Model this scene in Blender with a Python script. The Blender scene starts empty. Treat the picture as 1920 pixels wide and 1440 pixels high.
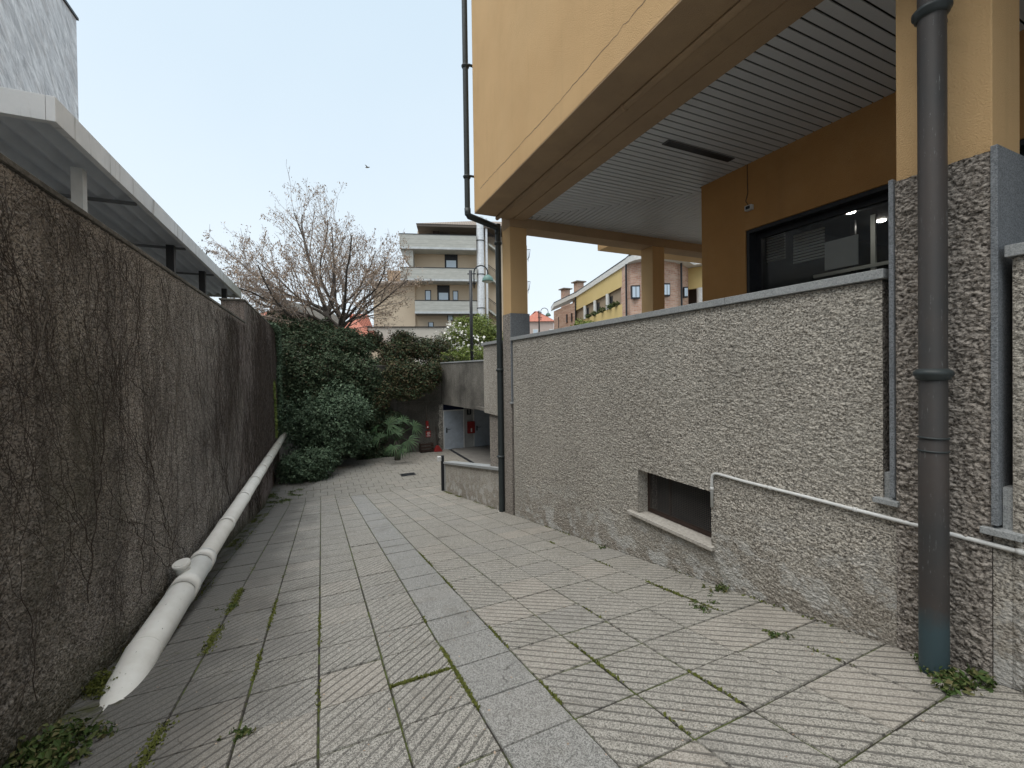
import bpy, math, random
import numpy as np
from mathutils import Vector, Matrix
random.seed(7); rng=np.random.default_rng(7)
sc=bpy.context.scene; COL=sc.collection
R=math.radians
# ---------------------------------------------------------------- camera geometry
F=800.; yaw=math.atan(360/F); pit=R(-.6); rol=R(.8)
fw=Vector((math.sin(yaw)*math.cos(pit),math.cos(yaw)*math.cos(pit),math.sin(pit)))
rt0=Vector((math.cos(yaw),-math.sin(yaw),0)); up0=rt0.cross(fw)
rt=rt0*math.cos(rol)-up0*math.sin(rol); up=up0*math.cos(rol)+rt0*math.sin(rol)
CY=702.38; EYE=Vector((0,0,1.5))
def at(px,py,d):
    "world point seen at photo pixel px,py at optical depth d"
    return EYE+(fw+rt*((px-960)/F)-up*((py-CY)/F))*d
# ---------------------------------------------------------------- tagging
def tag(o,label=None,cat=None,group=None,kind=None):
    if label: o['label']=label
    if cat: o['category']=cat
    if group: o['group']=group
    if kind: o['kind']=kind
    return o
def empty(name,loc=(0,0,0),rz=0.,label=None,cat=None,group=None):
    o=bpy.data.objects.new(name,None); COL.objects.link(o); o.location=loc; o.rotation_euler=(0,0,rz)
    o.empty_display_size=.1
    o['_l']=1; del o['_l']
    return tag(o,label,cat,group)
class MB:
    def __init__(s): s.v=[]; s.f=[]; s.sm=[]
    def add(s,vs,fs,smooth=False):
        n=len(s.v); s.v+= [tuple(map(float,v)) for v in vs]; s.f+=[tuple(i+n for i in f) for f in fs]; s.sm+=[smooth]*len(fs); return s
    def box(s,x0,x1,y0,y1,z0,z1,M=None):
        v=[(x,y,z) for z in (z0,z1) for y in (y0,y1) for x in (x0,x1)]
        if M is not None: v=[tuple(M@Vector(p)) for p in v]
        return s.add(v,[(0,2,3,1),(4,5,7,6),(0,1,5,4),(2,6,7,3),(0,4,6,2),(1,3,7,5)])
    def prism(s,poly,axis,a,b):
        "poly of 2D points extruded along axis 0/1/2 from a to b"
        n=len(poly)
        def mk(p,t):
            q=list(p); q.insert(axis,t); return tuple(q)
        v=[mk(p,a) for p in poly]+[mk(p,b) for p in poly]
        f=[tuple(range(n))[::-1],tuple(range(n,2*n))]+[(i,(i+1)%n,n+(i+1)%n,n+i) for i in range(n)]
        return s.add(v,f)
    def tube(s,path,r,n=8,caps=True,smooth=True):
        path=[Vector(p) for p in path]; k=len(path); rs=r if hasattr(r,'__len__') else [r]*k
        vs=[]; ref=None
        for i,p in enumerate(path):
            d=(path[min(i+1,k-1)]-path[max(i-1,0)])
            if d.length<1e-9: d=Vector((0,0,1))
            d.normalize()
            if ref is None:
                ref=d.cross(Vector((0,0,1)));
                if ref.length<.1: ref=d.cross(Vector((1,0,0)))
            a=(ref-d*ref.dot(d)); a.normalize(); ref=a; b=d.cross(a)
            for j in range(n):
                t=2*math.pi*j/n; vs.append(p+a*(math.cos(t)*rs[i])+b*(math.sin(t)*rs[i]))
        fs=[]
        for i in range(k-1):
            for j in range(n):
                fs.append((i*n+j,i*n+(j+1)%n,(i+1)*n+(j+1)%n,(i+1)*n+j))
        s.add(vs,fs,smooth)
        if caps:
            m=len(s.v)-len(vs); s.f.append(tuple(m+j for j in range(n))[::-1]); s.f.append(tuple(m+(k-1)*n+j for j in range(n))); s.sm+=[False,False]
        return s
    def lathe(s,c,prof,n=24,smooth=True):
        "prof: list of (r,z) around vertical axis at c"
        vs=[(c[0]+r*math.cos(2*math.pi*j/n),c[1]+r*math.sin(2*math.pi*j/n),c[2]+z) for r,z in prof for j in range(n)]
        fs=[(i*n+j,i*n+(j+1)%n,(i+1)*n+(j+1)%n,(i+1)*n+j) for i in range(len(prof)-1) for j in range(n)]
        return s.add(vs,fs,smooth)
    def build(s,name,mat,parent=None,bevel=0.):
        me=bpy.data.meshes.new(name)
        off=Vector(parent_root(parent)) if parent is not None else Vector((0,0,0))
        v=[(a-off.x,b-off.y,c-off.z) for a,b,c in s.v]
        me.from_pydata(v,[],s.f); me.polygons.foreach_set('use_smooth',s.sm); me.materials.append(mat); me.update()
        o=bpy.data.objects.new(name,me); COL.objects.link(o)
        if parent is not None: o.parent=parent
        if bevel>0:
            m=o.modifiers.new('b','BEVEL'); m.width=bevel; m.segments=2; m.limit_method='ANGLE'; m.angle_limit=R(40)
        return o
LOCALF={}
def parent_root(p):
    "world location of the root that parts are measured from (zero for things whose parts use local coordinates)"
    q=p
    while q.parent is not None: q=q.parent
    if q.name in LOCALF or q.type=='MESH' : return (0,0,0) if q.name in LOCALF else tuple(q.location)
    return tuple(q.location)
def np_mesh(name,V,Fq,mat,parent=None,smooth=False):
    me=bpy.data.meshes.new(name); V=np.asarray(V,np.float32); Fq=np.asarray(Fq,np.int32)
    if parent is not None: V=V-np.array(parent_root(parent),np.float32)
    k=Fq.shape[1]
    me.vertices.add(len(V)); me.vertices.foreach_set('co',V.ravel())
    me.loops.add(Fq.size); me.loops.foreach_set('vertex_index',Fq.ravel())
    me.polygons.add(len(Fq)); me.polygons.foreach_set('loop_start',np.arange(0,Fq.size,k,dtype=np.int32)); me.polygons.foreach_set('loop_total',np.full(len(Fq),k,np.int32))
    me.polygons.foreach_set('use_smooth',np.full(len(Fq),smooth)); me.materials.append(mat); me.update(calc_edges=True); me.validate()
    o=bpy.data.objects.new(name,me); COL.objects.link(o)
    if parent is not None: o.parent=parent
    return o
# ---------------------------------------------------------------- materials
def srgb(r,g,b): return tuple(((c/255/12.92) if c<=10.3 else ((c/255+.055)/1.055)**2.4) for c in (r,g,b))+(1,)
class NT:
    def __init__(s,name):
        s.m=bpy.data.materials.new(name); s.m.use_nodes=True; s.t=s.m.node_tree; s.t.nodes.clear()
        s.out=s.n('ShaderNodeOutputMaterial'); s.b=s.n('ShaderNodeBsdfPrincipled'); s.l(s.b.outputs[0],s.out.inputs[0]); s.b.inputs['Specular IOR Level'].default_value=.3
        s.geo=s.n('ShaderNodeNewGeometry'); s.pos=s.geo.outputs['Position']
    def n(s,t): return s.t.nodes.new(t)
    def l(s,a,b): s.t.links.new(a,b)
    def obj(s): s.pos=s.n('ShaderNodeTexCoord').outputs['Object']; return s
    def map(s,sx,sy,sz,rot=(0,0,0),src=None):
        m=s.n('ShaderNodeMapping'); m.inputs['Scale'].default_value=(sx,sy,sz); m.inputs['Rotation'].default_value=rot; s.l(src or s.pos,m.inputs[0]); return m.outputs[0]
    def noise(s,scale,detail=4,rough=.6,vec=None,dist=0.):
        x=s.n('ShaderNodeTexNoise'); x.inputs['Scale'].default_value=scale; x.inputs['Detail'].default_value=detail; x.inputs['Roughness'].default_value=rough; x.inputs['Distortion'].default_value=dist
        s.l(vec or s.pos,x.inputs['Vector']); return x.outputs['Fac']
    def vor(s,scale,vec=None,feat='F1',out='Distance'):
        x=s.n('ShaderNodeTexVoronoi'); x.inputs['Scale'].default_value=scale; x.feature=feat; s.l(vec or s.pos,x.inputs['Vector']); return x.outputs[out]
    def ramp(s,fac,stops):
        x=s.n('ShaderNodeValToRGB'); e=x.color_ramp.elements
        while len(e)<len(stops): e.new(.5)
        for i,(p,c) in enumerate(stops):
            e[i].position=p; e[i].color=c if hasattr(c,'__len__') else (c,c,c,1)
        s.l(fac,x.inputs[0]); return x.outputs[0]
    def mix(s,fac,a,b,mode='MIX'):
        x=s.n('ShaderNodeMix'); x.data_type='RGBA'; x.blend_type=mode
        for k,v in ((0,fac),(6,a),(7,b)):
            if hasattr(v,'is_linked') or isinstance(v,bpy.types.NodeSocket): s.l(v,x.inputs[k])
            else: x.inputs[k].default_value=v
        return x.outputs[2]
    def math(s,op,a,b=0.,c=0.):
        x=s.n('ShaderNodeMath'); x.operation=op
        for i,v in enumerate((a,b,c)):
            if isinstance(v,bpy.types.NodeSocket): s.l(v,x.inputs[i])
            else: x.inputs[i].default_value=v
        return x.outputs[0]
    def xyz(s,src=None):
        x=s.n('ShaderNodeSeparateXYZ'); s.l(src or s.pos,x.inputs[0]); return x.outputs
    def rnd(s): return s.geo.outputs['Random Per Island']
    def bump(s,h,dist=.01,strength=1.,prev=None):
        x=s.n('ShaderNodeBump'); x.inputs['Distance'].default_value=dist; x.inputs['Strength'].default_value=strength; s.l(h,x.inputs['Height'])
        if prev: s.l(prev,x.inputs['Normal'])
        return x.outputs[0]
    def fin(s,col,rough=.9,nrm=None,metal=0.,spec=None):
        if isinstance(col,bpy.types.NodeSocket): s.l(col,s.b.inputs['Base Color'])
        else: s.b.inputs['Base Color'].default_value=col
        if isinstance(rough,bpy.types.NodeSocket): s.l(rough,s.b.inputs['Roughness'])
        else: s.b.inputs['Roughness'].default_value=rough
        s.b.inputs['Metallic'].default_value=metal
        if spec is not None: s.b.inputs['Specular IOR Level'].default_value=spec
        if nrm: s.l(nrm,s.b.inputs['Normal'])
        return s.m
G_=lambda v:(v,v,v,1)
def roughcast(name,ca,cb,stain=None,base=None,fine=70,bd=.012,bs=.9,dirt=.35):
    t=NT(name); p=t.map(1,1,1.35)
    n1=t.noise(fine,5,.65,p,.4); n2=t.vor(fine*.75,p); n0=t.noise(fine*.35,3,.6,p)
    h=t.math('ADD',t.math('MULTIPLY',n1,.7),t.math('MULTIPLY',n2,-.45)); h=t.math('ADD',h,t.math('MULTIPLY',n0,.5))
    c=t.mix(t.ramp(n1,[(.40,G_(0)),(.58,G_(1))]),ca,cb)
    big=t.noise(.9,5,.6)
    c=t.mix(t.ramp(big,[(.35,G_(0)),(.7,G_(dirt))]),c,stain or (.1,.09,.075,1))
    st=t.noise(1.3,5,.65,t.map(3,3,.35)); c=t.mix(t.ramp(st,[(.52,G_(0)),(.75,G_(dirt*.8))]),c,stain or (.1,.09,.075,1))
    if base: c=base(t,c)
    return t.fin(c,.95,t.bump(h,bd,bs),spec=.15)
def base_efflo(t,c):
    "salt bloom and damp low on the wall, following the ramp"
    x,y,z=t.xyz()
    hg=t.math('ADD',z,t.math('MULTIPLY',y,.162))
    low=t.ramp(t.math('ADD',hg,t.math('MULTIPLY',t.noise(2.2,4,.6),.9)),[(.45,G_(1)),(.95,G_(0))])
    c=t.mix(t.math('MULTIPLY',low,.38),c,(.19,.155,.12,1))
    blot=t.ramp(t.noise(3.4,6,.7,t.map(1,1,1.4)),[(.50,G_(0)),(.57,G_(1))])
    m=t.ramp(hg,[(0.0,G_(.9)),(.75,G_(0.0))])
    c=t.mix(t.math('MULTIPLY',t.math('MULTIPLY',blot,m),.75),c,(.62,.62,.60,1))
    gr=t.ramp(t.noise(1.1,4,.6,t.map(1,1,.8)),[(.5,G_(0)),(.68,G_(.35))])
    return t.mix(gr,c,(.42,.40,.355,1))
M={}
M['wall']=roughcast('roughcast_grey',(.13,.118,.103,1),(.64,.59,.515,1),base=base_efflo,dirt=.25,bd=.018)
M['pil']=roughcast('roughcast_pilaster',(.085,.074,.065,1),(.48,.43,.38,1),dirt=.3,fine=55,bd=.02)
def base_left(t,c):
    x,y,z=t.xyz()
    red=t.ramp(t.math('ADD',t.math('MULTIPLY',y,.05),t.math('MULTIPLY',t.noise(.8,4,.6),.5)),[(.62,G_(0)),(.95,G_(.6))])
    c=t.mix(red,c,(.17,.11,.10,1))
    stk=t.ramp(t.noise(2.5,6,.7,t.map(2.2,2.2,.22),1.),[(.45,G_(0)),(.62,G_(1))])
    c=t.mix(t.math('MULTIPLY',stk,.42),c,(.07,.062,.055,1))
    gr=t.ramp(t.noise(.7,4,.6,t.map(1,1,.7)),[(.54,G_(0)),(.72,G_(.4))]); c=t.mix(gr,c,(.10,.10,.055,1))
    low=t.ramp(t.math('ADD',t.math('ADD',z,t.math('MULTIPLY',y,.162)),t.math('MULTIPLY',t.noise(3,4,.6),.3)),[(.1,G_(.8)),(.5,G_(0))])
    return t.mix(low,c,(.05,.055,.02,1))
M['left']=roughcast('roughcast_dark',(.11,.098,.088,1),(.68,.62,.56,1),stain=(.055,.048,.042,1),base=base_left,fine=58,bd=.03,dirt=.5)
M['conc']=roughcast('stained_concrete',(.13,.12,.105,1),(.24,.225,.2,1),stain=(.04,.038,.034,1),fine=30,bd=.006,dirt=.75)
def stucco(name,c1,c2,b=.8):
    t=NT(name).obj(); n=t.noise(105,4,.7); big=t.noise(1.6,4,.6)
    c=t.mix(t.ramp(big,[(.3,G_(0)),(.75,G_(1))]),c1,c2)
    run=t.noise(2,5,.65,t.map(3.5,3.5,.25)); c=t.mix(t.ramp(run,[(.55,G_(0)),(.8,G_(.16))]),c,(.24,.15,.07,1)); c=t.mix(t.ramp(t.noise(.55,6,.7),[(.48,G_(0)),(.72,G_(.3))]),c,(.66,.47,.26,1))
    return t.fin(c,.92,t.bump(n,.012,b),spec=.15)
M['orange']=stucco('orange_stucco',(.66,.44,.225,1),(.60,.395,.20,1))
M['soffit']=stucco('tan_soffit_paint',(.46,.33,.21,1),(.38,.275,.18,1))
M['orange_shaded']=stucco('orange_stucco_shaded',(.54,.29,.11,1),(.47,.25,.095,1))  # facade orange repeated darker, with the porch shade put into the colour
def granite(name,a,b,sc_=220):
    t=NT(name).obj(); n=t.noise(sc_,3,.7); v=t.vor(sc_*.8,out='Color'); g=t.n('ShaderNodeRGBToBW'); t.l(v,g.inputs[0])
    f=t.math('ADD',t.math('MULTIPLY',n,.6),t.math('MULTIPLY',g.outputs[0],.4)); c=t.mix(t.ramp(f,[(.32,G_(0)),(.62,G_(1))]),a,b)
    c=t.mix(t.ramp(t.noise(2.5,4,.7),[(.45,G_(0)),(.75,G_(.4))]),c,a)
    return t.fin(c,.6,t.bump(n,.002,.3))
M['granite']=granite('grey_granite',(.10,.11,.12,1),(.27,.285,.30,1))
M['coping']=granite('pale_granite_coping',(.20,.21,.21,1),(.40,.41,.41,1))
M['marble_sill']=granite('beige_stone_sill',(.36,.33,.29,1),(.50,.47,.42,1),60)
def metal(name,c,r=.45,m=0.,scr=False):
    t=NT(name).obj(); n=t.noise(6,6,.7); cc=t.mix(t.ramp(n,[(.35,G_(0)),(.75,G_(1))]),c,tuple(v*.72 for v in c[:3])+(1,))
    if scr:
        s=t.noise(9,5,.75,t.map(14,14,1.3)); cc=t.mix(t.ramp(s,[(.63,G_(0)),(.67,G_(.5))]),cc,(.30,.32,.33,1))
    return t.fin(cc,t.ramp(t.noise(12,4),[(.3,G_(r*.8)),(.7,G_(min(1,r*1.25)))]),t.bump(t.noise(30,3),.001,.3),m)
M['dpipe']=metal('dark_painted_pipe',(.040,.048,.049,1),.42)
M['dark']=metal('dark_metal',(.028,.03,.034,1),.4)
M['brown']=metal('brown_metal',(.045,.028,.022,1),.5)
M['steel']=metal('bright_flue_steel',(.80,.81,.82,1),.38,.3)
M['white']=metal('off_white_paint',(.72,.72,.70,1),.5)
M['red']=metal('red_paint',(.30,.03,.028,1),.5)
M['door']=metal('pale_grey_door_paint',(.42,.47,.53,1),.45)
M['green']=metal('green_lamp_paint',(.13,.24,.21,1),.4)
def near_pipe():
    t=NT('near_downpipe_paint'); x,y,z=t.xyz()
    c=t.mix(t.ramp(t.noise(3,5,.6,t.map(1,1,.7)),[(.35,G_(0)),(.7,G_(1))]),(.040,.039,.038,1),(.058,.048,.043,1))
    s=t.noise(7,6,.8,t.map(16,16,1.6),.5); c=t.mix(t.ramp(s,[(.625,G_(0)),(.655,G_(.55))]),c,(.30,.32,.32,1))
    f=t.math('ADD',z,t.math('MULTIPLY',t.noise(14,4,.7),.16)); c=t.mix(t.ramp(f,[(.14,G_(1)),(.26,G_(0))]),c,(.040,.066,.075,1))
    return t.fin(c,.5,t.bump(t.noise(25,4),.0015,.4))
M['npipe']=near_pipe()
def pvc():
    t=NT('white_pvc_pipe'); c=t.mix(t.ramp(t.noise(5,5,.65),[(.4,G_(0)),(.8,G_(.6))]),(.86,.85,.81,1),(.64,.62,.56,1))
    chip=t.noise(26,5,.75,None,.4); c=t.mix(t.ramp(chip,[(.67,G_(0)),(.685,G_(1))]),c,(.06,.05,.035,1))
    y=t.xyz()[1]; far=t.ramp(t.math('ADD',t.math('MULTIPLY',y,.05),t.math('MULTIPLY',t.noise(4,4,.7,t.map(1,3,1)),.35)),[(.62,G_(0)),(.9,G_(.7))])
    c=t.mix(far,c,(.30,.27,.21,1))
    return t.fin(c,.5,t.bump(t.noise(40,4),.001,.4))
M['pvc']=pvc()
# paving ---------------------------------------------------------
def paving(name,groove=True):
    t=NT(name); x,y,z=t.xyz()
    an=t.n('ShaderNodeAttribute'); an.attribute_name='slab'; asep=t.n('ShaderNodeSeparateColor'); t.l(an.outputs['Color'],asep.inputs[0]); rv=asep.outputs[0]; sd=asep.outputs[1]; gk=asep.outputs[2]
    agg=t.noise(150,4,.8); spk=t.vor(190,out='Color'); g=t.n('ShaderNodeRGBToBW'); t.l(spk,g.inputs[0])
    f=t.math('ADD',t.math('MULTIPLY',agg,.55),t.math('MULTIPLY',g.outputs[0],.45))
    base=t.mix(t.ramp(f,[(.36,G_(0)),(.62,G_(1))]),(.12,.115,.105,1),(.42,.405,.37,1))
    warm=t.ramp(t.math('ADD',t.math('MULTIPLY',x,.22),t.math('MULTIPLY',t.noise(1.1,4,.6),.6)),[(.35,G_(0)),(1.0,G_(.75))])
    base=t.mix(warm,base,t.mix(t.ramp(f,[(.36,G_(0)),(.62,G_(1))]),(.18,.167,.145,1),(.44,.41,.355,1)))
    base=t.mix(t.ramp(rv,[(0,G_(.22)),(.15,G_(0)),(1,G_(0))]),base,(.24,.235,.23,1))
    base=t.mix(t.ramp(rv,[(.8,G_(0)),(1,G_(.28))]),base,(.46,.40,.34,1))
    base=t.mix(t.ramp(gk,[(.02,G_(.8)),(.1,G_(0))]),base,t.mix(t.ramp(f,[(.36,G_(0)),(.62,G_(1))]),(.13,.13,.126,1),(.34,.34,.33,1)))
    base=t.mix(t.ramp(gk,[(.1,G_(0)),(.2,G_(.45)),(.3,G_(.45)),(.4,G_(0))]),base,(.14,.135,.12,1))  # back court toned darker: shrub shade painted into the slab colour
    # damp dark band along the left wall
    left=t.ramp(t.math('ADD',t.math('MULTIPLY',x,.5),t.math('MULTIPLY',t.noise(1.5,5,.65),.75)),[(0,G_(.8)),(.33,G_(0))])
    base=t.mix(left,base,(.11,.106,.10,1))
    # moss patches
    mo=t.ramp(t.math('ADD',t.math('MULTIPLY',t.math('ADD',x,1.5),-.42),t.noise(4.5,6,.75)),[(.42,G_(0)),(.56,G_(.8))])
    base=t.mix(mo,base,(.065,.068,.02,1))
    stain=t.ramp(t.noise(2.6,6,.7,None,.6),[(.52,G_(0)),(.72,G_(.5))]); base=t.mix(stain,base,(.16,.15,.13,1))
    sp=t.ramp(t.vor(5.5),[(.035,G_(.85)),(.05,G_(0))]); base=t.mix(sp,base,(.07,.065,.06,1))
    vm=t.n('ShaderNodeVectorMath'); vm.operation='ADD'; tn=t.n('ShaderNodeTexNoise'); tn.inputs['Scale'].default_value=7; t.l(t.pos,tn.inputs['Vector']); sc2=t.n('ShaderNodeVectorMath'); sc2.operation='SCALE'; t.l(tn.outputs['Color'],sc2.inputs[0]); sc2.inputs[3].default_value=.16; t.l(t.pos,vm.inputs[0]); t.l(sc2.outputs[0],vm.inputs[1]); dv=vm.outputs[0]
    crk=t.ramp(t.vor(1.7,dv,'DISTANCE_TO_EDGE'),[(.003,G_(1)),(.006,G_(0))]); cm=t.ramp(t.noise(1.3,3),[(.58,G_(0)),(.64,G_(.7))]); crack=t.math('MULTIPLY',crk,cm)
    base=t.mix(crack,base,(.06,.055,.05,1))
    # diagonal grooves, mirrored about the smooth strip
    sdm=t.math('SUBTRACT',t.math('MULTIPLY',sd,2.),1.)
    dg=t.math('ADD',t.math('ADD',y,t.math('MULTIPLY',t.math('MULTIPLY',x,sdm),.92)),t.math('MULTIPLY',t.noise(4,2),.006))
    dg=t.math('ADD',dg,t.math('MULTIPLY',rv,.05))
    fr=t.math('FRACT',t.math('DIVIDE',dg,.0915)); tri=t.math('ABSOLUTE',t.math('SUBTRACT',fr,.5))
    gr=t.math('MULTIPLY',t.ramp(tri,[(.385,G_(0)),(.435,G_(1))]),gk)
    wear=t.ramp(t.noise(2.3,4,.6),[(.3,G_(.5)),(.55,G_(1))]); gr=t.math('MULTIPLY',gr,wear)
    base=t.mix(t.math('MULTIPLY',gr,.72),base,(.085,.08,.073,1))
    h=t.math('SUBTRACT',t.math('MULTIPLY',f,.0012),t.math('ADD',t.math('MULTIPLY',gr,.006),t.math('MULTIPLY',crack,.004)))
    return t.fin(base,.88,t.bump(h,1.,1.),spec=.25)
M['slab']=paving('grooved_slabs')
def dirtm():
    t=NT('joint_dirt'); c=t.mix(t.ramp(t.noise(5,6,.75),[(.45,G_(0)),(.58,G_(1))]),(.038,.034,.03,1),(.08,.10,.025,1))
    return t.fin(c,1.,t.bump(t.noise(90,4),.01,.8))
M['dirt']=dirtm()
def simple(name,a,b,sc_=3,r=.9,bs=40):
    t=NT(name).obj(); return t.fin(t.mix(t.ramp(t.noise(sc_,5,.65),[(.3,G_(0)),(.7,G_(1))]),a,b),r,t.bump(t.noise(bs,4),.005,.5))
M['terrain']=simple('town_ground',(.12,.115,.10,1),(.17,.16,.145,1),1)
M['floor']=simple('garage_floor',(.16,.15,.14,1),(.24,.23,.21,1),1.5)
def leafm(name,cols,rough=.5,trans=True):
    t=NT(name); r=t.rnd(); n=len(cols); c=t.ramp(r,[(i/(n-1),col) for i,col in enumerate(cols)])
    m=t.fin(c,max(rough,.6),spec=.2)
    return m
M['ivy']=leafm('dark_evergreen_leaf',[(.024,.042,.022,1),(.045,.072,.038,1),(.075,.11,.058,1),(.035,.055,.03,1),(.13,.17,.10,1),(.05,.075,.04,1),(.10,.075,.045,1)],.42)
M['ivy2']=leafm('mixed_russet_leaf',[(.03,.055,.028,1),(.055,.085,.045,1),(.09,.055,.035,1),(.04,.07,.035,1),(.13,.10,.05,1),(.08,.12,.055,1)],.5)
M['shrub']=leafm('grey_green_leaf',[(.036,.062,.036,1),(.065,.105,.06,1),(.105,.155,.092,1),(.045,.075,.045,1),(.16,.215,.14,1)],.4)
M['lime']=leafm('yellow_green_leaf',[(.09,.14,.03,1),(.16,.21,.05,1),(.24,.28,.08,1),(.12,.17,.045,1)],.5)
M['weed']=leafm('weed_leaf',[(.035,.06,.015,1),(.06,.10,.025,1),(.045,.075,.02,1),(.11,.13,.045,1),(.13,.11,.05,1)],.5)
M['mossleaf']=leafm('moss_tuft',[(.07,.085,.015,1),(.12,.13,.03,1),(.05,.06,.015,1)],.8)
M['petal']=leafm('white_petal',[(.75,.73,.66,1),(.85,.84,.8,1)],.6)
M['deadleaf']=leafm('dry_brown_leaf',[(.24,.17,.12,1),(.36,.27,.20,1),(.46,.37,.29,1),(.30,.22,.16,1)],.8)
M['palm']=leafm('palm_leaf',[(.02,.045,.02,1),(.035,.07,.03,1),(.06,.105,.045,1)],.4)
M['bark']=simple('bark',(.06,.05,.045,1),(.12,.105,.09,1),12,.95,60)
M['twig']=simple('pale_twig',(.26,.21,.18,1),(.40,.34,.30,1),8,.9,60)
M['vine']=simple('dead_vine_bark',(.13,.11,.09,1),(.24,.21,.175,1),9,.9,80)
M['vinedk']=simple('dark_vine_bark',(.045,.036,.03,1),(.09,.072,.06,1),9,.9,80)
def glass(name,c,r=.08,alpha=None):
    t=NT(name); t.b.inputs['Specular IOR Level'].default_value=.9
    m=t.fin(c,r); t.b.inputs['Specular IOR Level'].default_value=.9
    if alpha is not None: t.b.inputs['Alpha'].default_value=alpha
    return m
M['pane']=glass('sky_tinted_pane',(.55,.66,.76,1),.05)  # reflected sky is painted into the pale blue base colour
M['shop_glass']=glass('dark_office_glass',(.015,.02,.022,1),.03,.16)
def emit(name,c,s):
    t=NT(name); t.b.inputs['Emission Color'].default_value=c; t.b.inputs['Emission Strength'].default_value=s; return t.fin(c)
M['lampon']=emit('lit_lamp',(1,.95,.85,1),25.)
M['litpanel']=emit('lit_room_panel',(.55,.62,.22,1),.45)
M['blind']=simple('pale_blind',(.6,.64,.6,1),(.7,.74,.7,1),3,.7)
M['black']=simple('dark_room',(.03,.035,.038,1),(.045,.05,.052,1),3,.8)
# ================================================================ WORLD, SUN, CAMERA
w=bpy.data.worlds.new('World'); sc.world=w; w.use_nodes=True; nt=w.node_tree; nt.nodes.clear()
out=nt.nodes.new('ShaderNodeOutputWorld'); bg=nt.nodes.new('ShaderNodeBackground'); nt.links.new(bg.outputs[0],out.inputs[0])
SUN_EL,SUN_AZ=R(71),R(-112)      # azimuth measured from +Y towards +X
sky=nt.nodes.new('ShaderNodeTexSky'); sky.sky_type='NISHITA'; sky.sun_disc=False; sky.sun_elevation=SUN_EL; sky.sun_rotation=SUN_AZ; sky.dust_density=4; sky.air_density=1.
tc=nt.nodes.new('ShaderNodeTexCoord'); sep=nt.nodes.new('ShaderNodeSeparateXYZ'); nt.links.new(tc.outputs['Generated'],sep.inputs[0])
noi=nt.nodes.new('ShaderNodeTexNoise'); noi.inputs['Scale'].default_value=1.6; noi.inputs['Detail'].default_value=4; nt.links.new(tc.outputs['Generated'],noi.inputs['Vector'])
ad=nt.nodes.new('ShaderNodeMath'); ad.operation='MULTIPLY_ADD'; nt.links.new(noi.outputs['Fac'],ad.inputs[0]); ad.inputs[1].default_value=.35; nt.links.new(sep.outputs[2],ad.inputs[2])
rp=nt.nodes.new('ShaderNodeValToRGB'); nt.links.new(ad.outputs[0],rp.inputs[0]); rp.color_ramp.elements[0].position=.12; rp.color_ramp.elements[0].color=(8.2,8.95,9.5,1); rp.color_ramp.elements[1].position=.85; rp.color_ramp.elements[1].color=(5.9,7.15,8.2,1)
mx=nt.nodes.new('ShaderNodeMix'); mx.data_type='RGBA'; mx.inputs[0].default_value=.93; nt.links.new(sky.outputs[0],mx.inputs[6]); nt.links.new(rp.outputs[0],mx.inputs[7])
nt.links.new(mx.outputs[2],bg.inputs[0]); bg.inputs[1].default_value=.066
sl=bpy.data.lights.new('sun','SUN'); sl.energy=1.9; sl.angle=R(60); sl.color=(1,.96,.9)
so=bpy.data.objects.new('sun',sl); COL.objects.link(so)
sd_=Vector((math.sin(SUN_AZ)*math.cos(SUN_EL),math.cos(SUN_AZ)*math.cos(SUN_EL),math.sin(SUN_EL))); so.rotation_euler=sd_.to_track_quat('Z','Y').to_euler(); so.location=(0,0,30)
cam=bpy.data.cameras.new('camera'); co=bpy.data.objects.new('camera',cam); COL.objects.link(co); sc.camera=co
cam.sensor_width=36; cam.lens=36*F/1920; cam.clip_start=.05; cam.clip_end=3000; cam.shift_y=-(720-CY)/1920
co.matrix_world=Matrix((( rt.x,up.x,-fw.x,EYE.x),(rt.y,up.y,-fw.y,EYE.y),(rt.z,up.z,-fw.z,EYE.z),(0,0,0,1)))
sc.view_settings.view_transform='Standard'; sc.view_settings.look='None'; sc.view_settings.exposure=.9; sc.view_settings.gamma=1
sc.render.engine='CYCLES'
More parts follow.
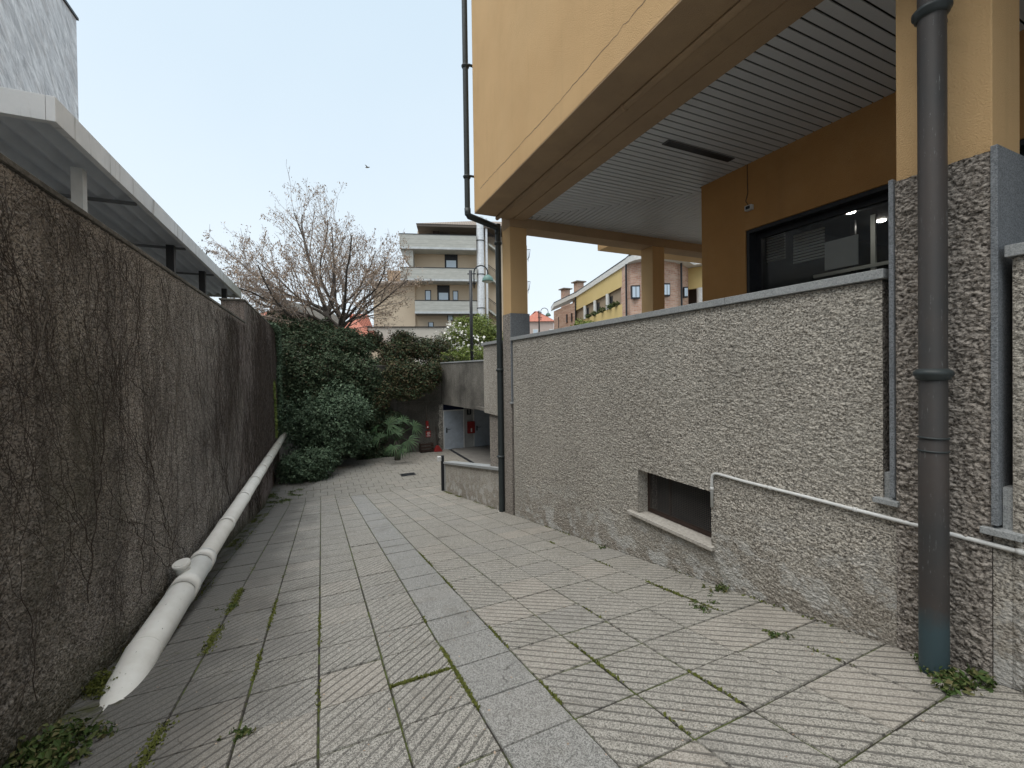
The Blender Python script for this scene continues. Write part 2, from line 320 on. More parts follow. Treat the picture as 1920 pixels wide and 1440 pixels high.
# ================================================================ GROUND
SL=.162; YB=13.6; ZF=-2.2
def gz(y): return -SL*y if y<YB else ZF
def slabs():
    V=[];Fc=[];A=[]
    def slab(x0,x1,y0,y1,side,gk):
        n=len(V); r=random.random(); dz=random.gauss(0,.0022); tx=random.gauss(0,.004); ty=random.gauss(0,.004); g=.0036+random.random()*.0018; cx,cy=(x0+x1)/2,(y0+y1)/2
        for (ins,dd) in ((g,-.012),(g+.004,0)):
            for (x,y) in ((x0+ins,y0+ins),(x1-ins,y0+ins),(x1-ins,y1-ins),(x0+ins,y1-ins)):
                V.append((x,y,gz(y)+dz+tx*(x-cx)+ty*(y-cy)+dd)); A.append((r,side,gk,1))
        Fc.append((n+4,n+5,n+6,n+7))
        for j in range(4): Fc.append((n+j,n+(j+1)%4,n+4+(j+1)%4,n+4+j))
    P=.4067
    xl=[-1.60,-1.25,-.84,-.44,-.04,.36,.76]; xr=[1.17,1.57,1.97,2.37,2.77,3.19]
    k0=-12
    ys=[1.87+P*k for k in range(k0,30)]
    for i,y in enumerate(ys[:-1]):
        y1=ys[i+1]
        if y1>YB: y1=YB
        if y>=YB: break
        for a,b in zip(xl[:-1],xl[1:]):
            o=.2*((hash((round(a*100),7))%5)-2)*.02
            slab(a,b,y+0.,y1+0.,0,1)
        slab(.76,1.17,y,y1,0,0)
        xs=list(xr)+([3.6,4.,4.4,4.8,5.2,5.6] if y>12.0 else [])
        for a,b in zip(xs[:-1],xs[1:]): slab(a,b,y,y1,1,1)
    row=0; y=YB
    while y<19.7:
        y1=min(y+P,19.75); off=(row%2)*.2
        xs=[-1.6]+[-1.25+off+.4*k for k in range(0,17)]+[5.5]
        for a,b in zip(xs[:-1],xs[1:]):
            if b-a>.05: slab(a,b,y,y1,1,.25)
        y=y1; row+=1
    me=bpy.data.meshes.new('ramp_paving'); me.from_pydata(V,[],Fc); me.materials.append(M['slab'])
    at_=me.color_attributes.new('slab','FLOAT_COLOR','POINT'); at_.data.foreach_set('color',np.array(A,np.float32).ravel())
    o=bpy.data.objects.new('ramp_paving',me); COL.objects.link(o); tag(o,kind='structure')
slabs()
b=MB()
yy=[-3.5,YB,19.75]
for a,c in zip(yy[:-1],yy[1:]):
    x1=3.25
    b.add([(-1.7,a,gz(a)-.010),(x1,a,gz(a)-.010),(x1,c,gz(c)-.010),(-1.7,c,gz(c)-.010)],[(0,1,2,3)])
b.add([(3.25,11.9,-SL*11.9-.01),(5.6,11.9,-SL*11.9-.01),(5.6,YB,ZF-.01),(3.25,YB,ZF-.01)],[(0,1,2,3)])
b.add([(3.25,YB,ZF-.01),(5.6,YB,ZF-.01),(5.6,19.75,ZF-.01),(3.25,19.75,ZF-.01)],[(0,1,2,3)])
tag(b.build('ramp_bed',M['dirt']),kind='structure')
b=MB(); b.add([(-1.7,-60,.56),(3.25,-60,.56),(3.25,-3.5,.56),(-1.7,-3.5,.56)],[(0,1,2,3)])
tag(b.build('upper_street',M['floor']),kind='structure')
# garage floor with drain channel
b=MB(); b.add([(3.3,8,ZF-.02),(5.52,8,ZF-.02),(5.52,11.9,ZF-.02),(3.3,11.9,ZF-.02)],[(0,1,2,3)]); b.add([(5.6,8,ZF),(14,8,ZF),(14,19.8,ZF),(5.6,19.8,ZF)],[(0,1,2,3)])
tag(b.build('garage_floor',M['floor']),kind='structure')
dr=MB()
dr.box(5.46,5.60,13,19.6,ZF+.001,ZF+.006)
for k in range(66): dr.box(5.475,5.585,13.05+k*.1,13.09+k*.1,ZF+.006,ZF+.012)
tag(dr.build('drain_channel',M['dark']),'long dark metal drain channel across the garage threshold','drain')
# terrain ring at street level, reaching the horizon
b=MB(); Z0=.5; B=1500
for x0,x1,y0,y1 in ((-B,-1.9,-B,B),(14,B,-B,B),(-1.9,14,20.4,B),(-1.9,14,-B,-60),(3.25,14,-60,-3.5)):
    b.add([(x0,y0,Z0),(x1,y0,Z0),(x1,y1,Z0),(x0,y1,Z0)],[(0,1,2,3)])
tag(b.build('terrain',M['terrain']),kind='structure')
# manhole
b=MB(); c=at(764,889,1); 
mx_,my_=2.82,15.5
b.box(mx_-.26,mx_+.26,my_-.2,my_+.2,ZF+.004,ZF+.010)
for k in range(6): b.box(mx_-.22,mx_+.22,my_-.17+k*.06,my_-.14+k*.06,ZF+.010,ZF+.014)
tag(b.build('drain_grate',M['dark']),'small dark rectangular drain grate in the paving at the ramp foot','drain')
# ================================================================ helper: displaced roughcast sheet in a plane x=const
def vnoise(u,v,seed):
    g=np.random.default_rng(seed).random((256,256)); iu=np.floor(u).astype(int); iv=np.floor(v).astype(int); fu=u-iu; fv=v-iv
    fu=fu*fu*(3-2*fu); fv=fv*fv*(3-2*fv); a=g[iu%256,iv%256]; b_=g[(iu+1)%256,iv%256]; c_=g[iu%256,(iv+1)%256]; d=g[(iu+1)%256,(iv+1)%256]
    return a*(1-fu)*(1-fv)+b_*fu*(1-fv)+c_*(1-fu)*fv+d*fu*fv
def rough_h(y,z,s,seed):
    h=0;
    for k,(w,a) in enumerate(((s*3.2,.5),(s*1.6,.8),(s*.8,.45))):
        th=.6*k+.3; u=(y*math.cos(th)+z*1.35*math.sin(th))/w; v=(-y*math.sin(th)+z*1.35*math.cos(th))/w
        h=h+a*(np.abs(vnoise(u,v,seed+k)-.5)*2)
    return h/1.75
def sheet(name,x,y0,y1,zb,zt,mat,amp,s,sign,parent,dy0,dz,ydiv=None,hole=None,seed=1,growth=.0035):
    ys=[y0]
    while ys[-1]<y1: ys.append(ys[-1]+max(dy0,growth*abs(ys[-1])))
    ys[-1]=y1; ys=np.array(ys)
    if hole is not None:
        for e in hole[:2]: ys[np.argmin(abs(ys-e))]=e
    n=int((zt(y0)-zb(y0))/dz)+2
    Y=np.repeat(ys[:,None],n,1); T=np.linspace(0,1,n)[None,:]
    zb_=np.array([zb(v) for v in ys])[:,None]; zt_=np.array([zt(v) for v in ys])[:,None]
    if hole is not None:
        # level rows so that the hole's edges fall on rows
        zlow=min(zb_.min(),hole[2]-.3); zs=np.linspace(zlow,zt_.max(),int((zt_.max()-zlow)/dz)+2)
        for e in hole[2:4]: zs[np.argmin(abs(zs-e))]=e
        n=len(zs); Y=np.repeat(ys[:,None],n,1); Z=np.repeat(zs[None,:],len(ys),0)
    else: Z=zb_+(zt_-zb_)*T
    H=rough_h(Y,Z,s,seed)*amp
    edge=np.clip(np.minimum(Y-y0,y1-Y)/.02,0,1); H=H*edge
    V=np.stack([x+sign*H,Y,Z],-1).reshape(-1,3); m=len(ys)
    i,j=np.meshgrid(np.arange(m-1),np.arange(n-1),indexing='ij'); a=(i*n+j).ravel()
    Fq=np.stack([a,a+n,a+n+1,a+1],1)
    if hole is not None:
        yc=(Y[:-1,:-1]+Y[1:,1:])/2; zc=(Z[:-1,:-1]+Z[1:,1:])/2; yc=yc.ravel(); zc=zc.ravel()
        keep=~((yc>hole[0])&(yc<hole[1])&(zc>hole[2])&(zc<hole[3]))
        below=zc<np.interp(yc,[y0,y1],[zb(y0),zb(y1)]); Fq=Fq[keep&~below]
    return np_mesh(name,V,Fq,mat,parent,smooth=True)
# ================================================================ ORANGE BUILDING (right)
XW=3.2
bld=empty('orange_building',(3.4,3,0),0,'orange stucco building overhanging a rough grey plinth wall on the right of the ramp','building')
wallb=sheet('plinth_wall',XW,1.478,7.06,lambda y:gz(y)-.12,lambda y:2.03,M['wall'],.019,.0115,-1,bld,.0055,.0065,hole=(2.765,3.735,-.105,.38),seed=11)
b=MB(); T_=.16
# reveals of the basement window and body behind the sheet
b.box(XW,XW+T_,2.60,2.764,-.14,.42); b.box(XW,XW+T_,3.736,3.9,-.3,.42); b.box(XW,XW+T_,2.60,3.9,.381,.5); b.box(XW,XW+T_,2.60,3.9,-.4,-.106)
b.build('window_reveal',M['wall'],wallb)
b=MB(); b.box(XW+.36,XW+.5,-3,7.1,-1.6,2.02); b.box(XW+.005,XW+.36,7.02,7.06,-1.6,2.02); b.box(XW+.005,XW+.36,1.48,1.52,-1.6,2.02)
b.build('wall_core',M['pil'],bld)
# near panel past the near pilaster
sheet('plinth_wall',XW,-.6,.93,lambda y:gz(y)-.12,lambda y:2.03,M['wall'],.022,.016,-1,bld,.006,.0075,seed=31)
b=MB(); b.box(XW+.005,XW+.36,.89,.929,-1,2.02); b.build('wall_core',M['pil'],bld)
# pilaster beside the large downpipe
sheet('pilaster',XW-.012,1.0,1.406,lambda y:gz(y)-.1,lambda y:2.6,M['pil'],.030,.016,-1,bld,.005,.006,seed=51)
b=MB(); b.box(XW-.008,XW+.34,1.004,1.402,-.5,2.598); b.build('pilaster',M['pil'],bld)
b=MB(); b.box(XW,XW+.34,1.0,1.406,2.602,4.256); b.build('pillar',M['orange'],bld,.006)
b=MB(); b.box(XW-.03,XW+.37,.972,.999,.66,2.62); b.build('stone_lining',M['granite'],bld,.003)
b=MB(); b.box(XW-.03,XW+.2,1.407,1.432,.69,2.62); b.build('stone_lining',M['granite'],bld,.003)
# lower piece of panel edge where the slots end, and slot sills
b=MB(); b.box(XW-.045,XW+.2,1.385,1.515,.64,.672); b.build('slot_sill',M['coping'],bld,.003)
b=MB(); b.box(XW-.05,XW+.2,.885,1.035,.61,.645); b.build('slot_sill',M['coping'],bld,.003)
b=MB(); b.box(XW-.004,XW+.2,1.407,1.477,-.5,.64); b.box(XW-.004,XW+.2,.931,.999,-.5,.61); b.build('slot_base',M['wall'],bld)
b=MB(); b.box(XW+.012,XW+.1,1.436,1.477,.672,.83); b.build('slot_infill',M['coping'],bld); b=MB(); b.box(XW+.012,XW+.1,.931,.969,.645,.86); b.build('slot_infill',M['coping'],bld)
# far pillar
fp=sheet('pilaster',XW-.01,7.12,7.48,lambda y:gz(y)-.1,lambda y:2.54,M['pil'],.012,.02,-1,bld,.02,.02,seed=61)
b=MB(); b.box(XW-.006,XW+.34,7.124,7.476,-2.3,2.538); b.build('pilaster',M['pil'],bld)
b=MB(); b.box(XW,XW+.34,7.12,7.48,2.542,4.123); b.build('pillar',M['orange'],bld,.006)
b=MB(); b.box(XW-.02,XW+.37,7.095,7.119,2.03,2.54); b.build('stone_lining',M['granite'],bld,.003)
b=MB(); b.box(XW-.02,XW+.1,7.09,7.119,.92,2.03); b.build('stone_lining',M['granite'],bld,.003)
b=MB(); b.box(XW-.04,XW+.1,7.05,7.15,.885,.918); b.build('slot_sill',M['coping'],bld,.003)
b=MB(); b.box(6.55,6.88,7.12,7.48,1.3,4.123); b.build('pillar',M['orange'],bld,.006)
# coping
for y0,y1,nseg in ((1.455,7.10,5),(-.6,.95,1)):
    b=MB(); st=(y1-y0)/nseg
    for k in range(nseg): b.box(XW-.035,XW+.30,y0+st*k+.0015,y0+st*(k+1)-.0015,2.035,2.095)
    b.build('coping',M['coping'],bld,.004)
# section beyond the far downpipe and its pier, low parapet
b=MB(); b.box(XW+.005,XW+.4,7.70,8.6,.6,2.03); b.build('plinth_wall',M['wall'],bld)
b=MB(); b.box(XW-.03,XW+.44,7.70,8.66,2.032,2.09); b.build('coping',M['coping'],bld,.004)
b=MB(); b.box(XW+.06,XW+.36,7.5,8.43,-2.3,.598); b.box(XW+.02,XW+.3,7.482,7.7,-2.3,2.02); b.build('pier',M['pil'],bld)
# upper volume: facade, underside, beam
b=MB(); b.prism([(7.2,4.3),(7.2,14),(-4,14),(-4,4.3)],0,2.55,2.9) ; b.build('facade',M['orange'],bld,.01)
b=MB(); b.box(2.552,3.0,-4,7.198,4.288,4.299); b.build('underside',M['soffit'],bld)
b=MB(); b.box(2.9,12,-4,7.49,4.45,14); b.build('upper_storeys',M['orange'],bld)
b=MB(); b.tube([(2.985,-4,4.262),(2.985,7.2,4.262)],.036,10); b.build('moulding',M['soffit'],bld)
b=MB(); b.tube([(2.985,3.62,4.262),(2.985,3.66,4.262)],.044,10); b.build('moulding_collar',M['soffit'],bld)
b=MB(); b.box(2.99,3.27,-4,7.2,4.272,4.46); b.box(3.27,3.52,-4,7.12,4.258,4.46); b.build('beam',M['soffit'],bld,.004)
b=MB(); b.box(3.2,9.6,7.12,7.50,4.125,4.46) ; b.build('beam',M['soffit'],bld,.004)
b=MB(); b.box(6.05,14,7.52,8.40,4.3,12) ; b.build('upper_storeys',M['orange'],bld)
# crack on the facade
pts=[]; y=1.0
while y<6.9: pts.append((2.549,y,4.62+.03*math.sin(y*1.1)+random.gauss(0,.006)-.006*y)); y+=random.uniform(.03,.09)
b=MB()
for p,q in zip(pts[:-1],pts[1:]):
    wd=.0018+.0016*abs(math.sin(p[1]*3)); b.add([(2.5485,p[1],p[2]-wd),(2.5485,q[1],q[2]-wd),(2.5485,q[1],q[2]+wd),(2.5485,p[1],p[2]+wd)],[(0,1,2,3)])
b.build('wall_crack',M['brown'],bld)
# inner wall, window
XI=5.45
b=MB(); b.box(XI,XI+.3,4.107,4.85,.6,4.32); b.box(XI,XI+.3,-4,4.107,3.40,4.32); b.box(XI,XI+.3,-4,4.107,.6,2.0); b.box(XI+.3,14,4.5,4.85,.6,4.32); b.build('inner_wall',M['orange_shaded'],bld,.004)
b=MB(); b.box(XW+.3,14,-4,7.5,1.0,1.3); b.build('terrace_floor',M['floor'],bld)
wf=MB(); X1=5.66
wf.box(XI+.02,XI+.27,4.06,4.104,2.0,3.398); wf.box(XI+.02,XI+.27,-4,4.06,3.352,3.398); wf.box(X1-.03,X1+.04,4.0,4.06,2.0,3.352); wf.box(X1-.03,X1+.04,-4,4.0,3.29,3.352); wf.box(X1-.03,X1+.04,-4,4.0,2.0,2.46)
wfo=wf.build('window',M['dark'],bld)
b=MB(); b.box(X1+.002,X1+.012,-4,4.0,2.46,3.29); b.build('pane',M['shop_glass'],wfo)
# room behind the glass
b=MB(); b.box(13.0,13.1,-4,4.45,1.3,4.3); b.box(5.76,13,4.42,4.46,1.3,4.3); b.box(5.76,13,-4,4.42,3.72,3.8); b.box(5.76,13,-4.1,-4,1.3,4.3); b.build('room_shell',M['black'],bld)
bl=[]
def blind(x0,x1,y0,y1,z0,z1):
    b=MB(); n=int((z1-z0)/.03)
    for k in range(n): b.box(x0,x1,y0,y1,z0+k*.03,z0+k*.03+.017)
    b.build('venetian_blind',M['blind'],bld)
def on_x(px,py,x):
    v=fw+rt*((px-960)/F)-up*((py-CY)/F); t=x/v.x; return EYE+v*t
def panel(name,mat,pxs,x,th=.02,nslat=0):
    P=[on_x(a,c,x) for a,c in pxs]; y0=min(p.y for p in P); y1=max(p.y for p in P); z0=min(p.z for p in P); z1=max(p.z for p in P)
    if nslat:
        b=MB(); s=(z1-z0)/nslat
        for k in range(nslat): b.box(x,x+th,y0,y1,z0+k*s,z0+k*s+s*.6)
    else: b=MB(); b.box(x,x+th,y0,y1,z0,z1)
    return b.build(name,mat,bld)
panel('venetian_blind',M['blind'],[(1437,437),(1471,484)],6.3,.02,11)
panel('venetian_blind',M['blind'],[(1487,440),(1545,482)],6.1,.02,10)
panel('partition',M['blind'],[(1546,455),(1608,495)],6.1,.02)
panel('lit_panel',M['litpanel'],[(1437,521),(1460,538)],8.5)
panel('lit_panel',M['litpanel'],[(1487,515),(1528,534)],8.5)
for px,(ya,yb) in ((1520,(400,470)),(1638,(370,470)),(1600,(385,470))):
    p=on_x(px,430,7.5); b=MB(); b.box(7.48,7.52,p.y-.03,p.y+.03,1.3,3.72); b.build('mullion',M['blind'] if px!=1600 else M['dark'],bld)
b=MB(); b.box(7.47,7.53,-4,4.4,2.95,3.0); b.build('mullion',M['blind'],bld)
for px,py in ((1595,397),(1652,413),(1527,449),(1468,437),(1448,468)):
    v=fw+rt*((px-960)/F)-up*((py-CY)/F); t=(3.715-1.5)/v.z; p=EYE+v*t
    b=MB(); b.lathe((p.x,p.y,3.70),[(.001,0),(.055,0),(.06,.012)],16); b.build('downlight',M['lampon'],bld)
# slatted ceiling: real strips with shadow gaps, mitred at the corner
b=MB(); zc=4.305; P=.1; g=.017
cor=7.09
b2=MB()
def strip(poly): b2.prism(poly,2,zc,zc+.012)
yk=-3.9
while yk<6.95:
    a0,a1=yk,yk+P-g
    # strips along X, from the beam to the mitre line x-3.52 = cor-y
    lim=5.76 if a0>=4.85 else 5.45
    xa=min(3.52+(cor-a0),lim); xb=min(3.52+(cor-a1),lim)
    strip([(3.521,a0),(xa,a0),(xb,a1),(3.521,a1)])
    yk=round(yk+P,5)
xk=3.53
while xk<13.9:
    a0,a1=xk,xk+P-g
    ya=max(cor-(a0-3.52),4.85)+.012; yb=max(cor-(a1-3.52),4.85)+.012
    strip([(a0,ya),(a1,yb),(a1,7.119),(a0,7.119)])
    xk=round(xk+P,5)
sla=simple('painted_metal_slats',(.55,.57,.59,1),(.62,.64,.66,1),1.2,.45)
b2.build('slatted_ceiling',sla,bld,.003)
b=MB(); b.box(3.521,14,-4,7.12,4.335,4.34); b.build('ceiling_backing',M['black'],bld)
# basement window
bw=MB(); b_=bw; x0=XW+.13
bw.box(x0,x0+.03,2.765,2.80,-.1,.38); bw.box(x0,x0+.03,3.70,3.735,-.1,.38); bw.box(x0,x0+.03,2.80,3.70,-.1,-.055); bw.box(x0,x0+.03,2.80,3.70,.35,.38); bw.box(x0+.002,x0+.028,3.40,3.42,-.055,.35)
bwo=bw.build('basement_window',M['brown'],bld)
g_=MB()
yk=2.81
while yk<3.70: g_.box(x0-.004,x0-.001,yk,yk+.0035,-.055,.35); yk+=.022
zk=-.045
while zk<.35: g_.box(x0-.0075,x0-.0045,2.80,3.70,zk,zk+.0035); zk+=.018
g_.build('wire_grille',simple('grille_wire',(.07,.06,.055,1),(.10,.09,.08,1)),bwo)
b=MB(); b.box(x0+.2,x0+.22,2.7,3.8,-.2,.45); b.build('dark_backing',M['black'],bwo)
b=MB(); b.box(XW-.055,x0-.001,2.725,3.875,-.138,-.104); b.build('window_sill',M['marble_sill'],bwo,.003)
# ---------------------------------------------------------------- things fixed to the orange building
def collar(p,r,kind=0):
    if kind==0: return [(r,-.03),(r+.012,-.022),(r+.012,-.012),(r+.022,0),(r+.022,.016),(r+.012,.026),(r+.004,.032),(r,.034)]
    return [(r,-.006),(r+.006,-.003),(r+.006,.003),(r,.006)]
d=empty('downpipe',(3.05,1.18,-.2),0,'large dark metal downpipe with blue-green foot standing close beside the right pilaster','downpipe','rainwater downpipes')
b=MB(); b.lathe((3.05,1.18,0),[(.062,-.26),(.062,1.07),(.059,1.075),(.059,4.27)],40); b.build('pipe',M['npipe'],d)
for z,kd in ((1.442,0),(1.10,1),(1.028,1),(3.40,0)):
    b=MB(); b.lathe((3.05,1.18,z),collar(0,.06,kd),40); b.build('collar',M['dpipe'],d)
for zz in (1.43,3.39):
    b=MB(); b.box(3.06,3.2,1.17,1.19,zz,zz+.02); b.build('bracket',M['dpipe'],d)
d=empty('downpipe',(3.16,7.59,-1.24),0,'slender dark downpipe with an offset elbow at the far corner of the orange building','downpipe','rainwater downpipes')
b=MB(); b.lathe((3.16,7.59,0),[(.056,-1.22),(.056,4.30)],24); b.build('pipe',M['dpipe'],d)
b=MB(); b.lathe((2.47,7.34,0),[(.05,4.30),(.05,14)],24); b.build('pipe',M['dpipe'],d)
b=MB(); b.tube([(2.47,7.34,4.42),(2.475,7.342,4.33),(2.50,7.35,4.29),(3.13,7.58,4.24),(3.157,7.588,4.19),(3.16,7.59,4.1)],.057,16); b.build('elbow',M['dpipe'],d)
for x,y,z in ((3.16,7.59,3.93),(3.16,7.59,1.50),(3.16,7.59,-.17)):
    b=MB(); b.lathe((x,y,z),collar(0,.056),24); b.box(x,x+.05,y+.03,y+.05,z-.01,z+.01); b.build('collar',M['dpipe'],d)
for z in (6.95,4.98,8.9):
    b=MB(); b.lathe((2.47,7.34,z),collar(0,.05),24); b.box(2.5,2.6,7.25,7.3,z-.01,z+.01); b.build('collar',M['dpipe'],d)
b=MB(); b.lathe((3.16,7.59,-1.26),[(.075,0),(.075,.03),(.056,.035)],20); b.build('foot_ring',M['marble_sill'],d)
# conduit
b=MB(); pa=[(XW-.022,2.742,.25),(XW-.022,2.742,.50),(XW-.022,2.735,.535),(XW-.022,2.71,.556),(XW-.022,2.67,.562)]
yk=2.67
while yk>-.5: yk-=.25; pa.append((XW-.022,yk,.556+random.gauss(0,.0015)))
b.tube(pa,.0125,10)
cd=b.build('conduit',M['white']); tag(cd,'thin white conduit bending over the basement window and running along the rough wall','conduit')
for yk in (2.2,1.62,.9):
    c=MB(); c.tube([(XW-.022,yk-.012,.556),(XW-.022,yk+.012,.556)],.0155,10); c.build('clip',M['white'],cd)
c=MB(); c.tube([(XW-.022,2.742,.40),(XW-.022,2.742,.43)],.0155,10); c.build('clip',M['white'],cd)
# siren on the inner wall
d=empty('wall_sensor',(5.42,4.02,3.69),0,'small pale sensor box with dangling cable on the dark orange wall','sensor')
b=MB(); b.box(5.39,5.448,3.97,4.07,3.65,3.72); b.build('housing',M['white'],d,.006)
b=MB(); b.box(5.385,5.39,3.99,4.05,3.665,3.705); b.build('lens',M['dark'],d)
b=MB(); b.tube([(5.44,4.04,3.72),(5.43,4.08,3.80),(5.435,4.05,3.9),(5.44,4.06,4.1),(5.44,4.06,4.3)],.004,6); b.build('cable',M['dark'],d)
d=empty('ceiling_vent',(4.5,4.05,4.3),0,'long narrow dark linear vent set in the slatted ceiling','vent')
b=MB(); b.box(3.95,5.12,4.0,4.11,4.292,4.304); b.build('frame',simple('vent_grey',(.12,.12,.125,1),(.16,.16,.165,1)),d)
b=MB()
for k in range(5): b.box(3.97,5.10,4.012+k*.019,4.02+k*.019,4.287,4.293)
b.build('louvre',M['dark'],d)
# ================================================================ LOW WALL, POST, GARAGE
d=empty('low_wall',(3.3,9.8,-1.5),0,'low rough-plastered parapet with pale stone top between the far downpipe and the dark post','wall')
sheet('wall_face',XW,7.72,11.8,lambda y:gz(y)-.1,lambda y:gz(y)+.78,M['wall'],.012,.02,-1,d,.02,.02,seed=71)
b=MB(); b.prism([(7.72,gz(7.72)-1.2),(11.8,gz(11.8)-.5),(11.8,gz(11.8)+.78),(7.72,gz(7.72)+.78)],0,XW+.006,XW+.19); b.build('wall_core',M['wall'],d)
b=MB()
for k in range(4):
    a,c=7.68+k*1.045,7.68+(k+1)*1.045-.004
    b.prism([(a,gz(a)+.784),(c,gz(c)+.784),(c,gz(c)+.84),(a,gz(a)+.84)],0,XW-.045,XW+.235)
b.build('coping',M['coping'],d,.004)
b=MB(); b.box(XW-.02,XW+.2,11.803,11.84,gz(11.9)-.2,gz(11.8)+.77); b.build('end_trim',M['coping'],d)
d=empty('post',(3.2,12.05,gz(12.05)),0,'dark metal post with a small white box at the end of the low parapet','post')
b=MB(); b.box(3.14,3.22,12.0,12.08,gz(12.05)-.05,gz(12.05)+1.02); b.build('post_tube',M['dark'],d,.004)
b=MB(); b.box(3.03,3.135,11.98,12.08,gz(12.05)+.87,gz(12.05)+1.0); b.build('sensor_box',M['white'],d,.008)
YD=19.7
# beam wall above the garage mouth (turned a few degrees)
gar=empty('garage_wall',(5.4,18,-2.2),0,'stained rough wall above the dark garage opening','wall')
b=MB(); A=(5.19,19.72); Bp=(5.72,15.25); ext=(6.6,8.0)
def plank(P0,P1,z0,z1,t):
    dx,dy=P1[0]-P0[0],P1[1]-P0[1]; L=math.hypot(dx,dy); nx,ny=-dy/L*t,dx/L*t
    if nx<0: nx,ny=-nx,-ny
    return [(P0[0],P0[1]),(P1[0],P1[1]),(P1[0]+nx,P1[1]+ny),(P0[0]+nx,P0[1]+ny)],z0,z1
pl,z0,z1=plank(A,ext,-.05,1.86,.35); b.prism(pl,2,z0,z1); b.build('beam',M['conc'],gar)
pl,z0,z1=plank((A[0]-.03,A[1]),(ext[0]-.03,ext[1]),1.862,1.915,.42); b=MB(); b.prism(pl,2,z0,z1); b.build('coping',M['coping'],gar)
b=MB(); b.box(5.6,14,8,19.7,-.02,.1) ; b.build('garage_ceiling',M['conc'],gar)
b=MB(); b.box(13.9,14,8,19.7,-2.2,-.02); b.box(5.8,14,7.9,8,-2.2,-.02); b.build('garage_side',M['conc'],gar)
b=MB(); b.box(5.195,14,YD+.02,YD+.3,-2.2,1.5); b.build('garage_back',simple('garage_white_wall',(.33,.33,.32,1),(.42,.42,.41,1)),gar)
# back retaining wall
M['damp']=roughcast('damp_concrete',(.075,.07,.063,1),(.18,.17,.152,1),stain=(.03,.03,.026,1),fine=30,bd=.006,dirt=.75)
bw_=empty('retaining_wall',(2,19.9,-2.2),0,'tall stained concrete retaining wall behind the shrubs at the ramp foot','wall')
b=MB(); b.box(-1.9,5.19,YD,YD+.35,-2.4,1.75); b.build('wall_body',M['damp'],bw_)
b=MB(); b.box(-1.9,5.19,YD-.03,YD+.38,1.752,1.80); b.box(-1.9,5.19,YD-.012,YD-.001,.10,.12); b.build('coping',M['conc'],bw_)
pj=[(5.19,-2.2),(5.19,-.05),(5.10,-.05)]; z=-.1
random.seed(5)
jam=[(5.22,-2.2),(5.22,-.06)]
z=-.06
while z>-2.15: jam.append((5.03+random.uniform(-.035,.05),z)); z-=random.uniform(.06,.16)
jam.append((5.05,-2.2))
b=MB(); b.prism(jam,1,YD-.10,YD-.001); b.build('broken_jamb',roughcast('chipped_concrete',(.10,.095,.085,1),(.42,.40,.36,1),fine=12,dirt=.7),bw_)
# doors
def door(name,x0,x1,label,hx):
    d=empty(name,((x0+x1)/2,YD,-2.2),0,label,'door','garage service doors')
    b=MB(); b.box(x0,x1,YD-.05,YD-.01,-2.19,-.40); b.build('leaf',M['door'],d,.004)
    b=MB(); b.box(x0-.05,x0-.003,YD-.06,YD+.01,-2.19,-.35); b.box(x1+.003,x1+.05,YD-.06,YD+.01,-2.19,-.35); b.box(x0-.003,x1+.003,YD-.06,YD+.01,-.397,-.35); b.build('frame',M['white'],d)
    b=MB(); b.box(hx-.03,hx+.03,YD-.058,YD-.051,-1.42,-1.18); b.tube([(hx,YD-.058,-1.25),(hx,YD-.11,-1.25),(hx+.17,YD-.11,-1.25)],.014,8); b.build('handle',M['black'],d)
door('service_door',5.30,6.24,'left pale grey steel service door with black lever handle, brightly lit','x' and 5.42)
door('service_door',6.80,7.75,'right pale grey steel service door behind the red box, in shadow',6.93)
b=MB(); b.box(5.28,6.27,YD-.04,YD-.005,-.345,-.06); o=b.build('dark_lintel',simple('blue_dark',(.008,.012,.035,1),(.012,.016,.04,1))); tag(o,'dark blue panel above the left grey service door','panel')
d=empty('fire_hose_cabinet',(6.63,YD,-1.2),0,'red fire hose cabinet on the white wall between the two grey doors','hose cabinet')
b=MB(); b.box(6.44,6.79,YD-.16,YD-.015,-1.52,-.95); b.build('cabinet',M['red'],d,.008)
b=MB(); b.box(6.58,6.64,YD-.168,YD-.161,-1.45,-1.27); b.build('label_plate',M['white'],d)
d=empty('duct_box',(6.6,YD,-.5),0,'small grey hooked fixture high on the wall above the red cabinet','fixture')
b=MB(); b.box(6.44,6.49,YD-.1,YD-.01,-.62,-.36); b.box(6.58,6.63,YD-.1,YD-.01,-.62,-.36); b.box(6.49,6.58,YD-.1,YD-.01,-.62,-.57); b.build('bracket_body',M['dark'],d)
# alarm items on the concrete wall
d=empty('fire_call_point',(4.5,YD,-1.2),0,'small red fire call point with a conduit on the stained concrete wall','alarm')
b=MB(); b.box(4.43,4.55,YD-.06,YD-.001,-.98,-.80); b.build('upper_sign',M['red'],d); b=MB(); b.box(4.45,4.57,YD-.08,YD-.001,-1.16,-1.0); b.build('button_box',M['red'],d,.006)
b=MB(); b.box(4.48,4.54,YD-.086,YD-.081,-1.11,-1.05); b.build('button_glass',M['white'],d)
b=MB(); b.tube([(4.47,YD-.012,-.8),(4.47,YD-.012,-.1)],.01,6); b.build('conduit',M['vine'],d)
d=empty('notice_plate',(4.6,YD,-1.4),0,'red and white notice plate fixed under the red call point','sign')
b=MB(); b.box(4.43,4.66,YD-.02,YD-.001,-1.56,-1.27); b.build('plate',M['red'],d)
b=MB()
for k,(a,c) in enumerate(((4.50,4.62),(4.48,4.64),(4.50,4.6),(4.47,4.63))): b.box(a,c,YD-.026,YD-.0205,-1.35-k*.055,-1.325-k*.055)
b.build('text_lines',M['white'],d)
d=empty('broom',(4.85,19.55,-2.2),0,'red dustpan with upright handle leaning on the concrete wall','dustpan')
